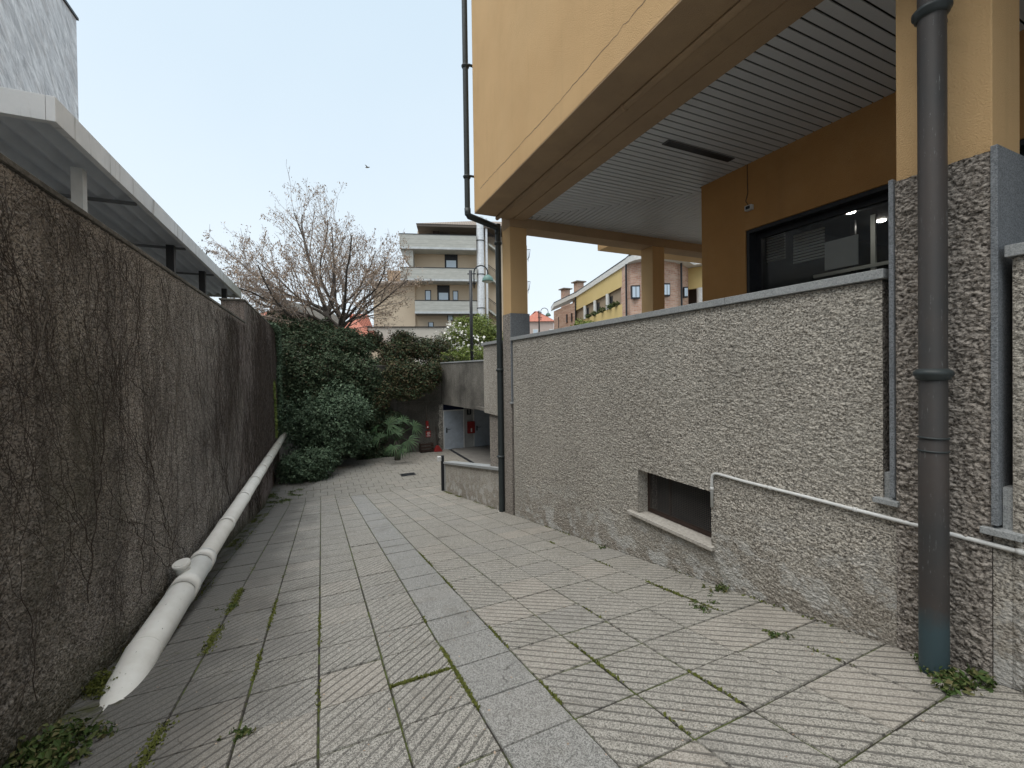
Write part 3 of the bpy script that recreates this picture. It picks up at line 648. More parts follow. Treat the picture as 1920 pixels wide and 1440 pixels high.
b=MB(); b.tube([(4.9,19.35,-2.1),(4.88,19.66,-1.1)],.014,8); b.build('handle',M['brown'],d)
b=MB(); b.prism([(4.72,-2.195),(5.10,-2.195),(5.0,-2.05),(4.93,-1.93),(4.84,-1.93),(4.76,-2.05)],1,19.2,19.42); b.build('pan',M['red'],d,.01)
d=empty('crate',(4.3,19.5,-2.2),0,'low dark slatted crate on the paving under the notice plate','crate')
b=MB()
for k in range(3): b.box(4.1,4.7,19.3,19.33,-2.15+k*.14,-2.06+k*.14)
b.box(4.1,4.7,19.33,19.66,-2.19,-2.16); b.box(4.1,4.13,19.33,19.66,-2.16,-1.8); b.box(4.67,4.7,19.33,19.66,-2.16,-1.8); b.build('slats',M['brown'],d)
# ================================================================ LEFT WALL
XL=-1.48
lw=empty('left_wall',(-1.6,6,-1),0,'long dark rough wall covered in dead creeper on the left of the ramp','wall')
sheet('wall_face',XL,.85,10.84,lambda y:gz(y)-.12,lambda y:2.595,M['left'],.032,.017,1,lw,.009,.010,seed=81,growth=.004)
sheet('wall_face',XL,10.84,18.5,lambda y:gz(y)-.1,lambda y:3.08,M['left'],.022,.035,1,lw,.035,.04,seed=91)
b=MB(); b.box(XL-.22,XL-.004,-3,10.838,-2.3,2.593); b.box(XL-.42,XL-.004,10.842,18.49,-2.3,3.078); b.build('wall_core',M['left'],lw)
b=MB()
for k in range(12): b.box(XL-.25,XL+.03,-3+k*1.153,-3+(k+1)*1.153-.004,2.6,2.635)
b.build('coping',M['conc'],lw,.004)
b=MB()
for k in range(6): b.box(XL-.45,XL+.03,10.80+k*1.29,10.80+(k+1)*1.29-.004,3.083,3.12)
b.build('coping',M['conc'],lw,.004)
# white pipe
random.seed(3)
d=empty('drain_pipe',(-1.28,4,-.7),0,'long white plastic pipe running along the foot of the left wall','pipe')
def pz(y): return -.645-.0148*(y-4.1)
b=MB(); xs=-1.285; b.tube([(xs+.10,2.95,-.735),(xs+.065,3.35,-.685),(xs+.025,3.80,-.655),(xs,4.15,pz(4.15)),(xs,6.1,pz(6.1))],[.12]*5,36); b.build('pipe',M['pvc'],d)
b=MB(); b.tube([(xs,6.0,pz(6)),(xs,18.4,pz(18.4))],.105,32); b.build('pipe',M['pvc'],d)
def ring(y,r,w=.05):
    b=MB(); b.tube([(xs,y-w,pz(y-w)),(xs,y-w+.004,pz(y)),(xs,y+w-.004,pz(y)),(xs,y+w,pz(y+w))],[r-.006,r,r,r-.006],36); return b.build('socket',M['pvc'],d)
for y,r,w in ((4.18,.1225,.012),(5.25,.128,.10),(5.78,.119,.03),(5.95,.128,.09),(7.35,.112,.07),(8.9,.112,.05),(10.3,.112,.05),(11.6,.112,.05),(12.9,.112,.05),(14.2,.112,.05),(15.5,.112,.05)): ring(y,r,w)
b=MB(); q=Vector((xs-.05,5.52,pz(5.5)+.04)); dv=Vector((-.15,-.25,1)).normalized(); b.tube([q,q+dv*.13],.062,28); b.tube([q+dv*.125,q+dv*.165],[.078,.078],28); b.tube([q+dv*.165,q+dv*.17],[.06,.058],28); b.build('inspection_cap',M['pvc'],d)
# ================================================================ CANOPY AND TOWER ON THE LEFT
d=empty('canopy',(-4,12,.5),0,'white concrete canopy with corrugated underside above the dark left wall','canopy')
fas=simple('weathered_white_fascia',(.46,.48,.48,1),(.62,.635,.64,1),2.2,.8)
def fascia():
    t=NT('weathered_fascia'); c=t.mix(t.ramp(t.noise(1.5,5,.65),[(.3,G_(0)),(.7,G_(1))]),(.66,.68,.69,1),(.80,.815,.825,1)); r=t.noise(2.4,5,.7,t.map(3,3,.3)); c=t.mix(t.ramp(r,[(.56,G_(0)),(.7,G_(.6))]),c,(.20,.19,.165,1))
    y=t.xyz()[1]; c=t.mix(t.ramp(t.math('ADD',t.math('MULTIPLY',y,.05),t.math('MULTIPLY',t.noise(5,4,.7),.3)),[(.85,G_(0)),(1.05,G_(.6))]),c,(.22,.21,.12,1))
    return t.fin(c,.85,t.bump(t.noise(30,4),.004,.4))
fm=fascia()
b=MB(); 
for k in range(8):
    a=6.345+k*1.52; b.box(-2.68,-2.6,a,a+1.516,4.3,4.575)
b.build('fascia',fm,d,.004)
for ya in (6.345,18.42):
    b=MB(); b.box(-9,-2.684,ya,ya+.08,4.3,4.575); b.build('fascia',fm,d,.004)
b=MB(); b.box(-9,-2.69,6.43,18.41,4.53,4.57); b.build('roof_deck',fas,d)
# corrugated sheet running along y
V=[];Fq=[];xs_=np.arange(-9,-2.69,.03); zs=4.40+.045*np.sin(xs_*2*math.pi/.24)
ysg=[6.43,9.0,9.02,11.8,11.82,14.6,14.62,18.4]
for j,yv in enumerate(ysg):
    for x,z in zip(xs_,zs): V.append((x,yv,z-(.012 if j%4 in(2,3) else 0)))
n=len(xs_)
for j in range(len(ysg)-1):
    for i in range(n-1): Fq.append((j*n+i,j*n+i+1,(j+1)*n+i+1,(j+1)*n+i))
np_mesh('corrugated_sheet',V,Fq,simple('grey_corrugated',(.52,.56,.61,1),(.62,.66,.71,1),2,.7),d,True)
b=MB()
for yv in (8.9,11.7,14.5): b.box(-9,-2.7,yv,yv+.06,4.29,4.335)
b.build('purlin',simple('purlin_grey',(.14,.15,.16,1),(.2,.21,.22,1)),d)
for k,(yv,wd,mt,xx) in enumerate(((7.62,.12,fas,-2.87),(11.40,.14,M['dark'],-2.83),(13.98,.14,M['dark'],-2.8),(16.6,.14,M['dark'],-2.75))):
    b=MB(); b.box(xx-wd,xx,yv,yv+wd,.5,4.30); b.build('post',mt,d)
d=empty('roof_back_wall',(-9,12,.5),0,'plain grey wall at the back of the left canopy','wall')
b=MB(); b.box(-9.3,-9.05,4,18.5,.5,4.3); b.build('wall_body',simple('shade_wall',(.25,.26,.27,1),(.3,.31,.32,1)),d)
def marble():
    t=NT('streaked_marble').obj(); x,y,z=t.xyz()
    cb=t.n('ShaderNodeCombineXYZ'); t.l(t.math('ADD',t.math('MULTIPLY',y,.75),t.math('MULTIPLY',z,-.85)),cb.inputs[0]); t.l(t.math('ADD',t.math('MULTIPLY',y,3.2),t.math('MULTIPLY',z,2.7)),cb.inputs[1]); v=cb.outputs[0]; n=t.noise(1.5,9,.78,v,.6); c=t.mix(t.ramp(n,[(.34,G_(0)),(.62,G_(1))]),(.30,.30,.315,1),(.86,.86,.87,1))
    m=t.ramp(t.noise(1.2,4,.7,v),[(.5,G_(0)),(.75,G_(.4))]); c=t.mix(m,c,(.45,.38,.34,1))
    jy=t.math('ABSOLUTE',t.math('SUBTRACT',t.math('FRACT',t.math('DIVIDE',y,1.1)),.5)); jz=t.math('ABSOLUTE',t.math('SUBTRACT',t.math('FRACT',t.math('DIVIDE',z,.75)),.5))
    j=t.ramp(t.math('MAXIMUM',jy,jz),[(.490,G_(0)),(.495,G_(.35))]); c=t.mix(j,c,(.2,.2,.21,1))
    return t.fin(c,.5,t.bump(n,.03,.3))
d=empty('marble_tower',(-8,12,.5),0,'tall blank tower faced in streaked pale marble rising behind the canopy','building')
b=MB(); b.box(-12,-6,-2,15.8,.5,11.4); b.build('marble_wall',marble(),d)
b=MB(); b.box(-12.05,-5.96,-2.05,15.84,11.402,11.47); b.build('roof_edge',M['dark'],d)
# ================================================================ VINES
def vine(y0,z0,label,mat,n,r0,seed,spread=1.,drift=0.,length=1.6):
    rs=random.Random(seed); b=MB()
    def grow(y,z,ang,L,r,dep):
        pts=[];x=XL+.032; k=max(4,int(L/.06)); rr=[]; vx=0
        for i in range(k):
            pts.append((x+abs(math.sin(i*.7+seed))*.018,y,z)); rr.append(max(.0012,r*(1-i/k*.8)))
            ang+=rs.gauss(0,.16)+.02*math.sin(i*.5+L*9); ang+= (math.pi/2-ang)*.012
            y+=math.cos(ang)*.06; z+=math.sin(ang)*.06
            if z>2.55 and y<10.8 or z>3.05 or y<.95: break
            if z<gz(y)+.03: break
            if dep<3 and rs.random()<.16: grow(y,z,ang+rs.choice((-1,1))*rs.uniform(.3,1.0),L*rs.uniform(.3,.75),r*.62,dep+1)
        if len(pts)>2: b.tube(pts,rr,5,False)
    for i in range(n): grow(y0+rs.gauss(0,spread),z0+rs.uniform(-.1,.4),math.pi/2+drift+rs.gauss(0,.55),length*rs.uniform(.6,1.6),r0*rs.uniform(.6,1.2),0)
    o=b.build('dead_vine',mat); tag(o,label,'vine','dead creepers on the left wall'); return o
vine(1.7,0.0,'pale dead creeper stems at the near end of the left wall',M['vine'],3,.0055,1,.4,-.1,1.9)
vine(3.4,-.3,'tangled dark creeper near the lower end of the white pipe',M['vinedk'],5,.004,2,.9,0,2.6)
vine(5.6,-.7,'dark creeper climbing the wall above the pipe inspection cap',M['vinedk'],4,.0035,3,1.0,.1,3.0)
vine(8.6,-1.2,'dark creeper in the middle of the left wall below its stepped top',M['vinedk'],6,.005,4,1.2,0,3.4)
vine(13,-1.9,'reddish dark creeper on the far taller part of the left wall',M['vinedk'],14,.010,5,2.0,0,3.8)
vine(2.4,1.2,'pale dead creeper strands hanging under the coping of the left wall',M['vine'],4,.004,6,.8,.5,1.2)
vine(4.2,.6,'thin pale curling creeper tendrils on the middle of the near wall',M['vine'],3,.0038,7,.9,.3,1.2)
vine(2.2,-.2,'dense dark creeper mat at the near end of the left wall',M['vinedk'],5,.004,8,.6,0,2.4)
# ================================================================ VEGETATION
def leaves(name,mat,blobs,n,size,parent=None,seed=0,flat=.4,shell=.55,lump=.28,box=None):
    g=np.random.default_rng(seed); P=[];N=[]
    vol=np.array([b_[3]*b_[4]*b_[5] for b_ in blobs])**(2/3); cnt=(n*vol/vol.sum()).astype(int)
    for b_,c in zip(blobs,cnt):
        d=g.normal(size=(c,3)); d/=np.linalg.norm(d,axis=1)[:,None]
        L=1+lump*(np.sin(d[:,0]*5+b_[0]*3)*np.cos(d[:,1]*6+b_[2]*2)+.6*np.sin(d[:,2]*9+d[:,0]*7+b_[1]))*.8+g.normal(0,.06,c)
        r=(shell+(1-shell)*g.random(c)**.6)*L
        p=np.array(b_[:3])+d*r[:,None]*np.array(b_[3:6]); P.append(p); N.append(d)
    P=np.concatenate(P);N=np.concatenate(N); c=len(P)
    # break into clumps: pull leaves towards random twig tips
    tips=P[g.integers(0,c,max(8,c//28))]
    key=g.integers(0,len(tips),c)
    near=np.linalg.norm(tips[key]-P,axis=1)
    idx=np.argsort(P[:,2]); 
    if box is not None:
        m=np.ones(c,bool)
        for ax,lo,hi in box: m&=(P[:,ax]>lo)&(P[:,ax]<hi)
        P=P[m];N=N[m];c=len(P)
    nrm=N*.7+g.normal(size=(c,3))*.6+np.array([0,0,.45]); nrm/=np.linalg.norm(nrm,axis=1)[:,None]
    u=np.cross(nrm,g.normal(size=(c,3))); u/=np.linalg.norm(u,axis=1)[:,None]; v=np.cross(nrm,u)
    s=size*(.42+1.2*g.random(c)**1.3)[:,None]; w=s*(flat+.15*g.random(c)[:,None])
    a0=P-u*s*.5; a1=P+v*w*.5+nrm*s*.06; a2=P+u*s*.5-nrm*s*.1; a3=P-v*w*.5+nrm*s*.06
    V=np.stack([a0,a1,a2,a3],1).reshape(-1,3); Fq=np.arange(len(V)).reshape(-1,4)
    return np_mesh(name,V,Fq,mat,parent)
def twigs(name,mat,base,blobs,n,r,parent,seed=0):
    rs=random.Random(seed); b=MB()
    for k in range(n):
        bb=rs.choice(blobs); d=Vector((rs.gauss(0,1),rs.gauss(0,1),rs.gauss(0,1))).normalized()
        e=Vector(bb[:3])+Vector((d.x*bb[3],d.y*bb[4],d.z*bb[5]))*rs.uniform(.6,.98); s=Vector(base)+Vector((rs.gauss(0,.12),rs.gauss(0,.12),0)); m=(s+e)/2+Vector((rs.gauss(0,.2),rs.gauss(0,.2),rs.uniform(0,.3)))
        b.tube([s,s*.5+m*.5,m,m*.4+e*.6,e],[r,r*.8,r*.6,r*.4,r*.15],5,False)
    return b.build(name,mat,parent)
def bl_at(px,py,d,rx,rz,ry=None):
    p=at(px,py,d); return (p.x,p.y,p.z,rx,ry or rx,rz)
def shrub(name,label,mat,blobs,n,size,base,seed,ntw=30,box=None,flat=.45,shell=.5):
    d=empty(name,base,0,label,'shrub')
    leaves('foliage',mat,blobs,n,size,d,seed,flat,shell,box=box); twigs('stem',M['bark'],base,blobs,ntw,.02,d,seed); return d
BK=[(1,-50,19.65)]
shrub('shrub','large grey-green rounded shrub in front of the back wall left of the palm',M['shrub'],
  [bl_at(625,795,16.6,1.25,1.3),bl_at(655,770,17.2,.85,.75),bl_at(580,800,16.8,.9,1.0),bl_at(635,740,17.4,.8,.55),bl_at(665,830,17,.6,.45),bl_at(610,850,17,.8,.5),bl_at(550,770,16.9,.6,.8)],26000,.10,tuple(at(620,868,16.8)),1)
shrub('shrub','low dark shrub at the far end of the left wall near the paving',M['shrub'],
  [bl_at(575,872,14.8,.75,.55),bl_at(605,862,15.2,.55,.45),bl_at(548,880,14.6,.5,.5),bl_at(560,905,14.6,.35,.25),bl_at(595,895,14.9,.45,.25)],12000,.08,tuple(at(575,905,14.9)),2)
shrub('ivy_bush','tall dark ivy mass spilling over the back wall beside the left wall',M['ivy'],
  [bl_at(560,660,18.6,1.1,.9,.7),bl_at(620,655,18.9,1.1,.8,.7),bl_at(560,720,18.3,.9,1.0,.7),bl_at(620,700,18.6,1.1,.9,.7),bl_at(540,620,19.4,.8,.6,.8),bl_at(590,620,19.6,.9,.5,.8),bl_at(670,650,19.4,.75,.7,.6),bl_at(640,628,19.8,.9,.35,.7),bl_at(690,700,19.3,.7,.9,.5),bl_at(545,790,17.0,.6,.9,.4),bl_at(600,750,17.3,1.0,1.0,.45),bl_at(650,720,17.8,.9,.9,.4),bl_at(690,780,18.3,.55,.6,.3),bl_at(650,690,17.9,.8,.6,.5),bl_at(695,720,18.4,.6,.9,.35),bl_at(560,710,17.0,.8,1.0,.4),bl_at(610,695,17.4,.9,.7,.45),bl_at(540,700,17,.5,1.2,.4),bl_at(520,605,21,.6,.6,.8),bl_at(545,600,21,.6,.45,.8),bl_at(690,750,19.2,.8,.6,.4)],90000,.10,tuple(at(600,790,17.6)),3,40)
shrub('overhanging_shrub','dark russet-tinged shrub hanging over the concrete wall right of the ivy',M['ivy2'],
  [bl_at(745,660,20.2,.85,.75,.7),bl_at(790,655,20.5,.85,.6,.7),bl_at(720,700,19.8,.7,.8,.5),bl_at(775,700,19.8,.85,.65,.5),bl_at(810,700,19.8,.5,.55,.45),bl_at(755,635,20.6,.6,.4,.6),bl_at(715,750,18.4,.4,.5,.25),bl_at(770,735,18.8,.6,.35,.25),bl_at(745,700,19.4,.8,.7,.4),bl_at(735,730,18.6,.7,.5,.3),bl_at(795,722,19.2,.6,.38,.3),bl_at(760,700,18.8,.9,.6,.35),bl_at(815,695,19.4,.35,.45,.3),bl_at(700,640,20.8,.5,.5,.6)],46000,.095,tuple(at(765,720,20.6)),4,46,shell=.35)
shrub('flowering_bush','yellow-green bush with small white flowers behind the street lamp post',M['lime'],
  [bl_at(880,630,22.5,1.0,.85),bl_at(905,625,22.5,.85,.8),bl_at(855,640,22.3,.75,.7),bl_at(885,665,21.6,1.1,.5),bl_at(870,605,22.8,.6,.4),bl_at(925,640,22.5,.7,.8),bl_at(900,600,22.8,.5,.35),bl_at(845,670,21,.7,.35)],22000,.095,tuple(at(885,690,22)),5,30,shell=.4)
shrub('dark_shrub','deep green shrub filling the corner behind the fan palm',M['ivy'],[bl_at(700,815,18.6,.6,.6,.3),bl_at(735,790,18.8,.6,.5,.25),bl_at(690,845,18.3,.5,.45,.3),bl_at(720,850,18.7,.6,.3,.3)],12000,.10,tuple(at(705,865,18.5)),10,20)
fb=[o for o in bpy.data.objects if o.name.startswith('flowering_bush')][0]
leaves('blossom',M['petal'],[bl_at(850,640,22.0,.8,.7),bl_at(880,650,21.7,.9,.6),bl_at(832,655,21.9,.6,.5),bl_at(860,620,22.3,.7,.5),bl_at(915,655,22.0,.7,.4)],900,.13,fb,6,.8,.9)
shrub('hanging_branches','sparse leafy branches between the russet shrub and the flowering bush',M['ivy2'],
  [bl_at(825,650,21,.6,.6),bl_at(815,680,20.6,.6,.4),bl_at(840,675,20.6,.5,.35)],5000,.09,tuple(at(820,700,20.8)),9,24,shell=.2)
# ivy climbing the end of the left wall
d=empty('wall_ivy',(-1.4,17.5,-.5),0,'green ivy curtain edging the far end of the left wall','ivy')
bl=[]
for k in range(22):
    z=3.0-k*.19; bl.append((-1.38,17.9-.2*math.sin(k*.9),z,.10,.42+.1*math.sin(k*2.1),.22))
bl+= [(-1.37,17.2,3.05,.1,.6,.12),(-1.37,16.3,3.1,.08,.5,.08)]
leaves('foliage',M['shrub'],bl,9000,.075,d,7,.5,.3)
d=empty('moss_ivy',(-1.4,17.0,-.6),0,'yellow-green creeper patch on the left wall just above the far end of the white pipe','ivy')
leaves('foliage',M['lime'],[(-1.42,16.9-.1*k,-.55+k*.32,.05,.25,.22) for k in range(6)],1500,.05,d,8,.5,.3)
# palm
def palm(loc):
    rs=random.Random(4); d=empty('fan_palm',loc,0,'low fan palm with spiky green fronds in front of the dark back wall','palm')
    P=Vector(loc); b=MB(); b.tube([P,P+Vector((.02,.0,.5)),P+Vector((0,0,.95))],[.13,.11,.09],10); b.build('trunk',M['bark'],d)
    c=P+Vector((0,0,.95)); b2=MB()
    specs=[(at(728,797,17.7),1.0,35),(at(712,822,17.4),.85,150),(at(765,826,17.3),.95,-35),(at(742,812,17.5),.7,70),(at(775,800,17.8),.8,20),(at(738,836,17.2),.75,-110),(at(755,790,18.1),.75,80),(at(706,803,17.9),.65,165),(at(752,842,17.2),.6,-70)]
    for tip,sz,an in specs:
        m=(c+tip)/2+Vector((0,0,.10)); b2.tube([c,m,tip],[.014,.011,.008],5,False)
    b2.build('petiole',M['palm'],d)
    for tip,sz,an in specs:
        b=MB(); n=15; up_=Vector((0,0,1)); nrm=(-Vector((fw.x,fw.y,0)).normalized()*rs.uniform(.35,.8)+up_*rs.uniform(.3,.7)+rt0*rs.uniform(-.5,.5)).normalized()
        s_=rt0-nrm*rt0.dot(nrm); s_.normalize(); u_=nrm.cross(s_); u_=u_ if u_.z>0 else -u_; a0=R(an+rs.uniform(-15,15))
        for k in range(n):
            f_=(k/(n-1)-.5)*2; a=a0+R(112*f_)+rs.gauss(0,.03); dirv=s_*math.cos(a)+u_*math.sin(a); L=.66*sz*(1-.28*f_*f_)*rs.uniform(.88,1.06); dr_=rs.uniform(.10,.26)*sz
            p1=tip+dirv*L*.45; p2=tip+dirv*L*.8+Vector((0,0,-.35*dr_)); p3=tip+dirv*L+Vector((0,0,-dr_)); wv=dirv.cross(nrm).normalized()*.020
            b.add([tip,p1+wv,p1-wv,p2+wv*.6,p2-wv*.6,p3],[(0,1,2),(1,3,4,2),(3,5,4)])
        b.build('frond',M['palm'],d)
palm(tuple(at(745,868,17.9)))
# bare tree with dry leaves
def tree():
    rs=random.Random(21); base=at(626,640,20.6); base.z=.9
    d=empty('bare_tree',tuple(base),0,'large leafless tree with clinging dry brown leaves rising behind the ivy','tree')
    T=MB();Bk=MB(); tips=[]; cen=base+Vector((0,0,5.5))-rt0*.75
    def inside(q):
        v=q-cen; return (v.dot(rt0)/4.3)**2+(v.dot(Vector((fw.x,fw.y,0)))/3.6)**2+((v.z)/(4.9 if v.z>0 else 3.4))**2
    def br(p,dirv,L,r,dep):
        n=max(4,int(L/.22)); pts=[p.copy()]; rr=[r]; dv=dirv.normalized(); q=p.copy(); wob=(.09,.08,.07,.06,.06,.06)[dep]
        for i in range(n):
            dv=(dv+Vector((rs.gauss(0,wob),rs.gauss(0,wob),rs.gauss(0,wob)+(.03 if dep<3 else .045)))).normalized(); q=q+dv*(L/n); pts.append(q.copy()); rr.append(max(.006,r*(1-.75*(i+1)/n)))
            if dep>=2: tips.append(q.copy())
            if inside(q)>1.12 and i>2: break
            if dep<4 and i>=(2 if dep<2 else 1) and rs.random()<(.55,.62,.60,.5)[dep]:
                side=dv.cross(Vector((rs.gauss(0,1),rs.gauss(0,1),rs.gauss(0,1)))).normalized(); nd=(dv*1.0+side*rs.uniform(.5,.9)).normalized()
                br(q,nd,L*(1-.45*i/n)*rs.uniform(.40,.68),rr[-1]*(.55 if dep<2 else .6),dep+1)
        (T if dep<2 else Bk).tube(pts,rr,7 if dep<2 else 3,False)
    top=base+Vector((.02,0,1.9)); T.tube([base,base+Vector((.03,0,1.0)),top],[.30,.25,.23],14)
    Fv=Vector((fw.x,fw.y,0)).normalized()
    # main fork: one trunk leaning left, one right, and a low limb each side
    fk=[(-.28,1.0,.15,2.0,.19),(.42,1.0,-.2,1.7,.16)]
    for a,el,f,L,r in fk:
        dv=(rt0*a+Fv*f+Vector((0,0,el))).normalized(); e=top+dv*L; T.tube([top-Vector((0,0,.15)),top+dv*L*.5+rt0*.03,e],[r,r*.88,r*.75],10)
        side=-1 if a<0 else 1
        for (da,de,df,LL,q) in ((-1.1,.75,.1,4.8,.5),(-.55,1.,.5,5.0,.55),(0,1.,-.4,4.8,.6),(.6,.85,.2,4.4,.5),(side*1.2,.35,-.2,4.4,.45),(-.8,.8,-.6,4.8,.45),(.9,.6,-.3,4.2,.4),(.25,1.,.5,4.4,.4)):
            br(e-dv*L*rs.uniform(0,.55),rt0*(a*.5+da)+Fv*df+Vector((0,0,de)),LL*1.0,r*.75*q*1.25,1)
    for a,el,f,L,r,h in ((-1.0,.38,-.1,4.6,.10,-.1),(-1.,.12,.3,4.0,.07,.3),(1.0,.15,.1,3.0,.08,-.2),(.9,-.12,-.2,2.6,.05,.1),(1.,.55,.4,3.2,.07,.3),(-.9,.7,-.5,4.8,.10,.1)):
        br(top+Vector((0,0,h)),rt0*a+Fv*f+Vector((0,0,el)),L,r,1)
    T.build('trunk',M['bark'],d); Bk.build('branches',M['twig'],d)
    g=np.random.default_rng(3); TP=np.array([tuple(t) for t in tips]); n=32000; i=g.integers(0,len(TP),n); P=TP[i]+g.normal(0,.07,(n,3)); P[:,2]-=.05
    keep=P[:,2]<base.z+10.3-g.random(n)**1.5*6.5; P=P[keep]; n=len(P)
    nr=g.normal(size=(n,3)); nr/=np.linalg.norm(nr,axis=1)[:,None]; u=np.cross(nr,g.normal(size=(n,3))); u/=np.linalg.norm(u,axis=1)[:,None]; v=np.cross(nr,u); s=.085*(.5+.9*g.random(n))[:,None]
    u[:,2]-=.5
    V=np.stack([P-u*s*.5,P+v*s*.24,P+u*s*.5,P-v*s*.24],1).reshape(-1,3); np_mesh('dry_leaves',V,np.arange(len(V)).reshape(-1,4),M['deadleaf'],d)
tree()
# weeds and moss
def weed(x,y,r,n,size,label,h=.06,seed=0,mat='weed'):
    d=empty('weed_clump',(x,y,gz(y)),0,label,'weed','weeds in the paving')
    g=random.Random(seed); bl=[]
    for _ in range(11):
        a_,b_=x+g.gauss(0,r*.75),y+g.gauss(0,r*.75); a_=min(max(a_,-1.42),3.16); k_=g.uniform(.25,.6); bl.append((a_,b_,gz(b_)+h*.25,r*k_,r*k_,h*g.uniform(.4,1.1)))
    leaves('foliage',M[mat],bl,int(n*1.9),size*.66,d,seed,.5,.1)
weed(3.0,1.10,.13,520,.045,'leafy green weeds around the foot of the large near downpipe',.06,31)
weed(3.10,2.62,.07,160,.035,'small green weed tuft at the base of the rough wall below the basement window',.05,32)
weed(2.77,2.50,.09,160,.03,'small moss-green weeds at a slab corner near the basement window',.025,33)
weed(2.77,1.88,.05,80,.03,'tiny yellow-green weed at a slab crossing before the near downpipe',.02,34)
weed(3.12,4.3,.03,40,.03,'tiny dark weed at the wall foot near the middle of the plinth wall',.03,35)
weed(-1.33,2.75,.16,700,.05,'dense leafy weeds against the wall below the lower end of the white pipe',.09,36)
weed(-1.36,3.15,.12,420,.045,'leafy weeds between the left wall and the white pipe end',.10,37)
weed(-1.30,2.35,.14,520,.05,'leafy weeds at the near foot of the left wall',.09,38)
weed(-.83,2.35,.10,300,.035,'green weeds in the paving joint in the bottom left',.03,39)
weed(-.44,2.66,.05,90,.03,'small weed sprig in the second paving joint from the left wall',.035,40)
weed(-1.05,14.2,.35,500,.05,'yellow-green weeds on the damp slabs near the low dark shrub',.03,41)
weed(-.84,5.0,.06,90,.03,'small pale weed in the joint beside the white pipe cap',.03,42)
weed(-1.12,14.9,.3,400,.05,'mossy weeds under the low dark shrub',.03,43)
weed(-1.40,3.75,.10,700,.03,'dark moss cushion between the left wall and the white pipe near its lower end',.07,51,'mossleaf')
weed(-1.42,4.45,.09,600,.03,'dark moss cushion behind the white pipe midway to its cap',.06,52,'mossleaf')
weed(-1.43,5.6,.06,300,.03,'small leafy growth on the left wall just behind the pipe cap',.10,53)
g=np.random.default_rng(12); P=[]
def mossline(x,y0,y1,n,w=.012,along='y'):
    for _ in range(n):
        t=g.random(); yv=y0+(y1-y0)*t
        if math.sin(yv*5.3+x*9)+math.sin(yv*2.1+x*3)<g.random()*.9-.1: continue
        if along=='y': P.append((x+g.normal(0,w),yv,gz(yv)+.002))
        else: P.append((yv,x+g.normal(0,w),gz(x)+.002))
mossline(-.84,1.5,7,5200,.022); mossline(-.44,1.8,6,1300,.008); mossline(-.04,2.2,6,500,.006); mossline(.76,2.2,3.6,900,.007); mossline(1.17,2,6,900,.006); mossline(1.57,1.5,3,450,.005); mossline(2.77,1.2,5,1500,.008); mossline(1.97,1.5,3,300,.005)
mossline(2.683,.36,.76,700,.007,'x'); mossline(-1.40,2,12,5200,.035); mossline(-1.25,4,14,1800,.03); mossline(3.17,8,11.8,1500,.03); mossline(3.17,1.5,7,500,.012)
P=np.array(P); c=len(P); s=.016*(.5+g.random(c))[:,None]; a=g.random(c)*6.28; u=np.stack([np.cos(a),np.sin(a),g.random(c)*.8],1); v=np.stack([-np.sin(a),np.cos(a),g.random(c)*.8],1)
V=np.stack([P-u*s*.5,P+v*s*.4,P+u*s*.5+[0,0,.006],P-v*s*.4],1).reshape(-1,3)
o=np_mesh('moss',V,np.arange(len(V)).reshape(-1,4),M['mossleaf']); tag(o,'green moss and tiny weeds growing in the paving joints','moss',kind='stuff')
# litter
P=[]
for _ in range(900):
    x=g.uniform(-1.4,3.15); y=g.uniform(1,13); P.append((x,y,gz(y)+.004))
P=np.array(P); c=len(P); s=.014*(.4+g.random(c))[:,None]; a=g.random(c)*6.28; u=np.stack([np.cos(a),np.sin(a),g.random(c)*.3],1); v=np.stack([-np.sin(a),np.cos(a),g.random(c)*.3],1)
V=np.stack([P-u*s*.5,P+v*s*.3,P+u*s*.5,P-v*s*.3],1).reshape(-1,3)
o=np_mesh('leaf_litter',V,np.arange(len(V)).reshape(-1,4),M['deadleaf']); tag(o,'scattered tiny dry leaf bits and grit on the paving','litter',kind='stuff')
# ================================================================ FAR BUILDINGS
fsm=lambda n,a,b_,s=1.5,r=.85: simple(n,a,b_,s,r,15)
cream=fsm('cream_render',(.60,.48,.35,1),(.66,.54,.40,1),.5); board=None
def boardm():
    t=NT('board_marked_concrete').obj(); x,y,z=t.xyz(); n=t.noise(2,5,.7,t.map(.6,.6,3)); c=t.mix(t.ramp(n,[(.3,G_(0)),(.7,G_(1))]),(.40,.40,.365,1),(.54,.535,.49,1))
    j=t.ramp(t.math('ABSOLUTE',t.math('SUBTRACT',t.math('FRACT',t.math('MULTIPLY',z,2.6)),.5)),[(.46,G_(0)),(.49,G_(.5))]); c=t.mix(j,c,(.17,.17,.16,1))
    return t.fin(c,.9,t.bump(n,.02,.4))
board=boardm()
def tile(name,a,b_,m,per=.22,rot=0):
    t=NT(name).obj(); x,y,z=t.xyz(); n=t.noise(5,4,.7); c=t.mix(t.ramp(n,[(.3,G_(0)),(.7,G_(1))]),a,b_)
    wv=t.math('ABSOLUTE',t.math('SUBTRACT',t.math('FRACT',t.math('DIVIDE',t.xyz()[0],per)),.5)); c=t.mix(t.ramp(wv,[(.3,G_(0)),(.5,G_(.6))]),c,m)
    return t.fin(c,.9,t.bump(wv,.05,.8))
btile=tile('brown_roof_tile',(.20,.16,.13,1),(.30,.25,.21,1),(.07,.06,.05,1)); rtile=tile('red_roof_tile',(.38,.13,.09,1),(.50,.21,.15,1),(.16,.06,.045,1))
def local_root(name,P,rz,label,cat,group=None):
    d=empty(name,(P.x,P.y,.5),rz,label,cat,group); LOCALF[d.name]=1; return d
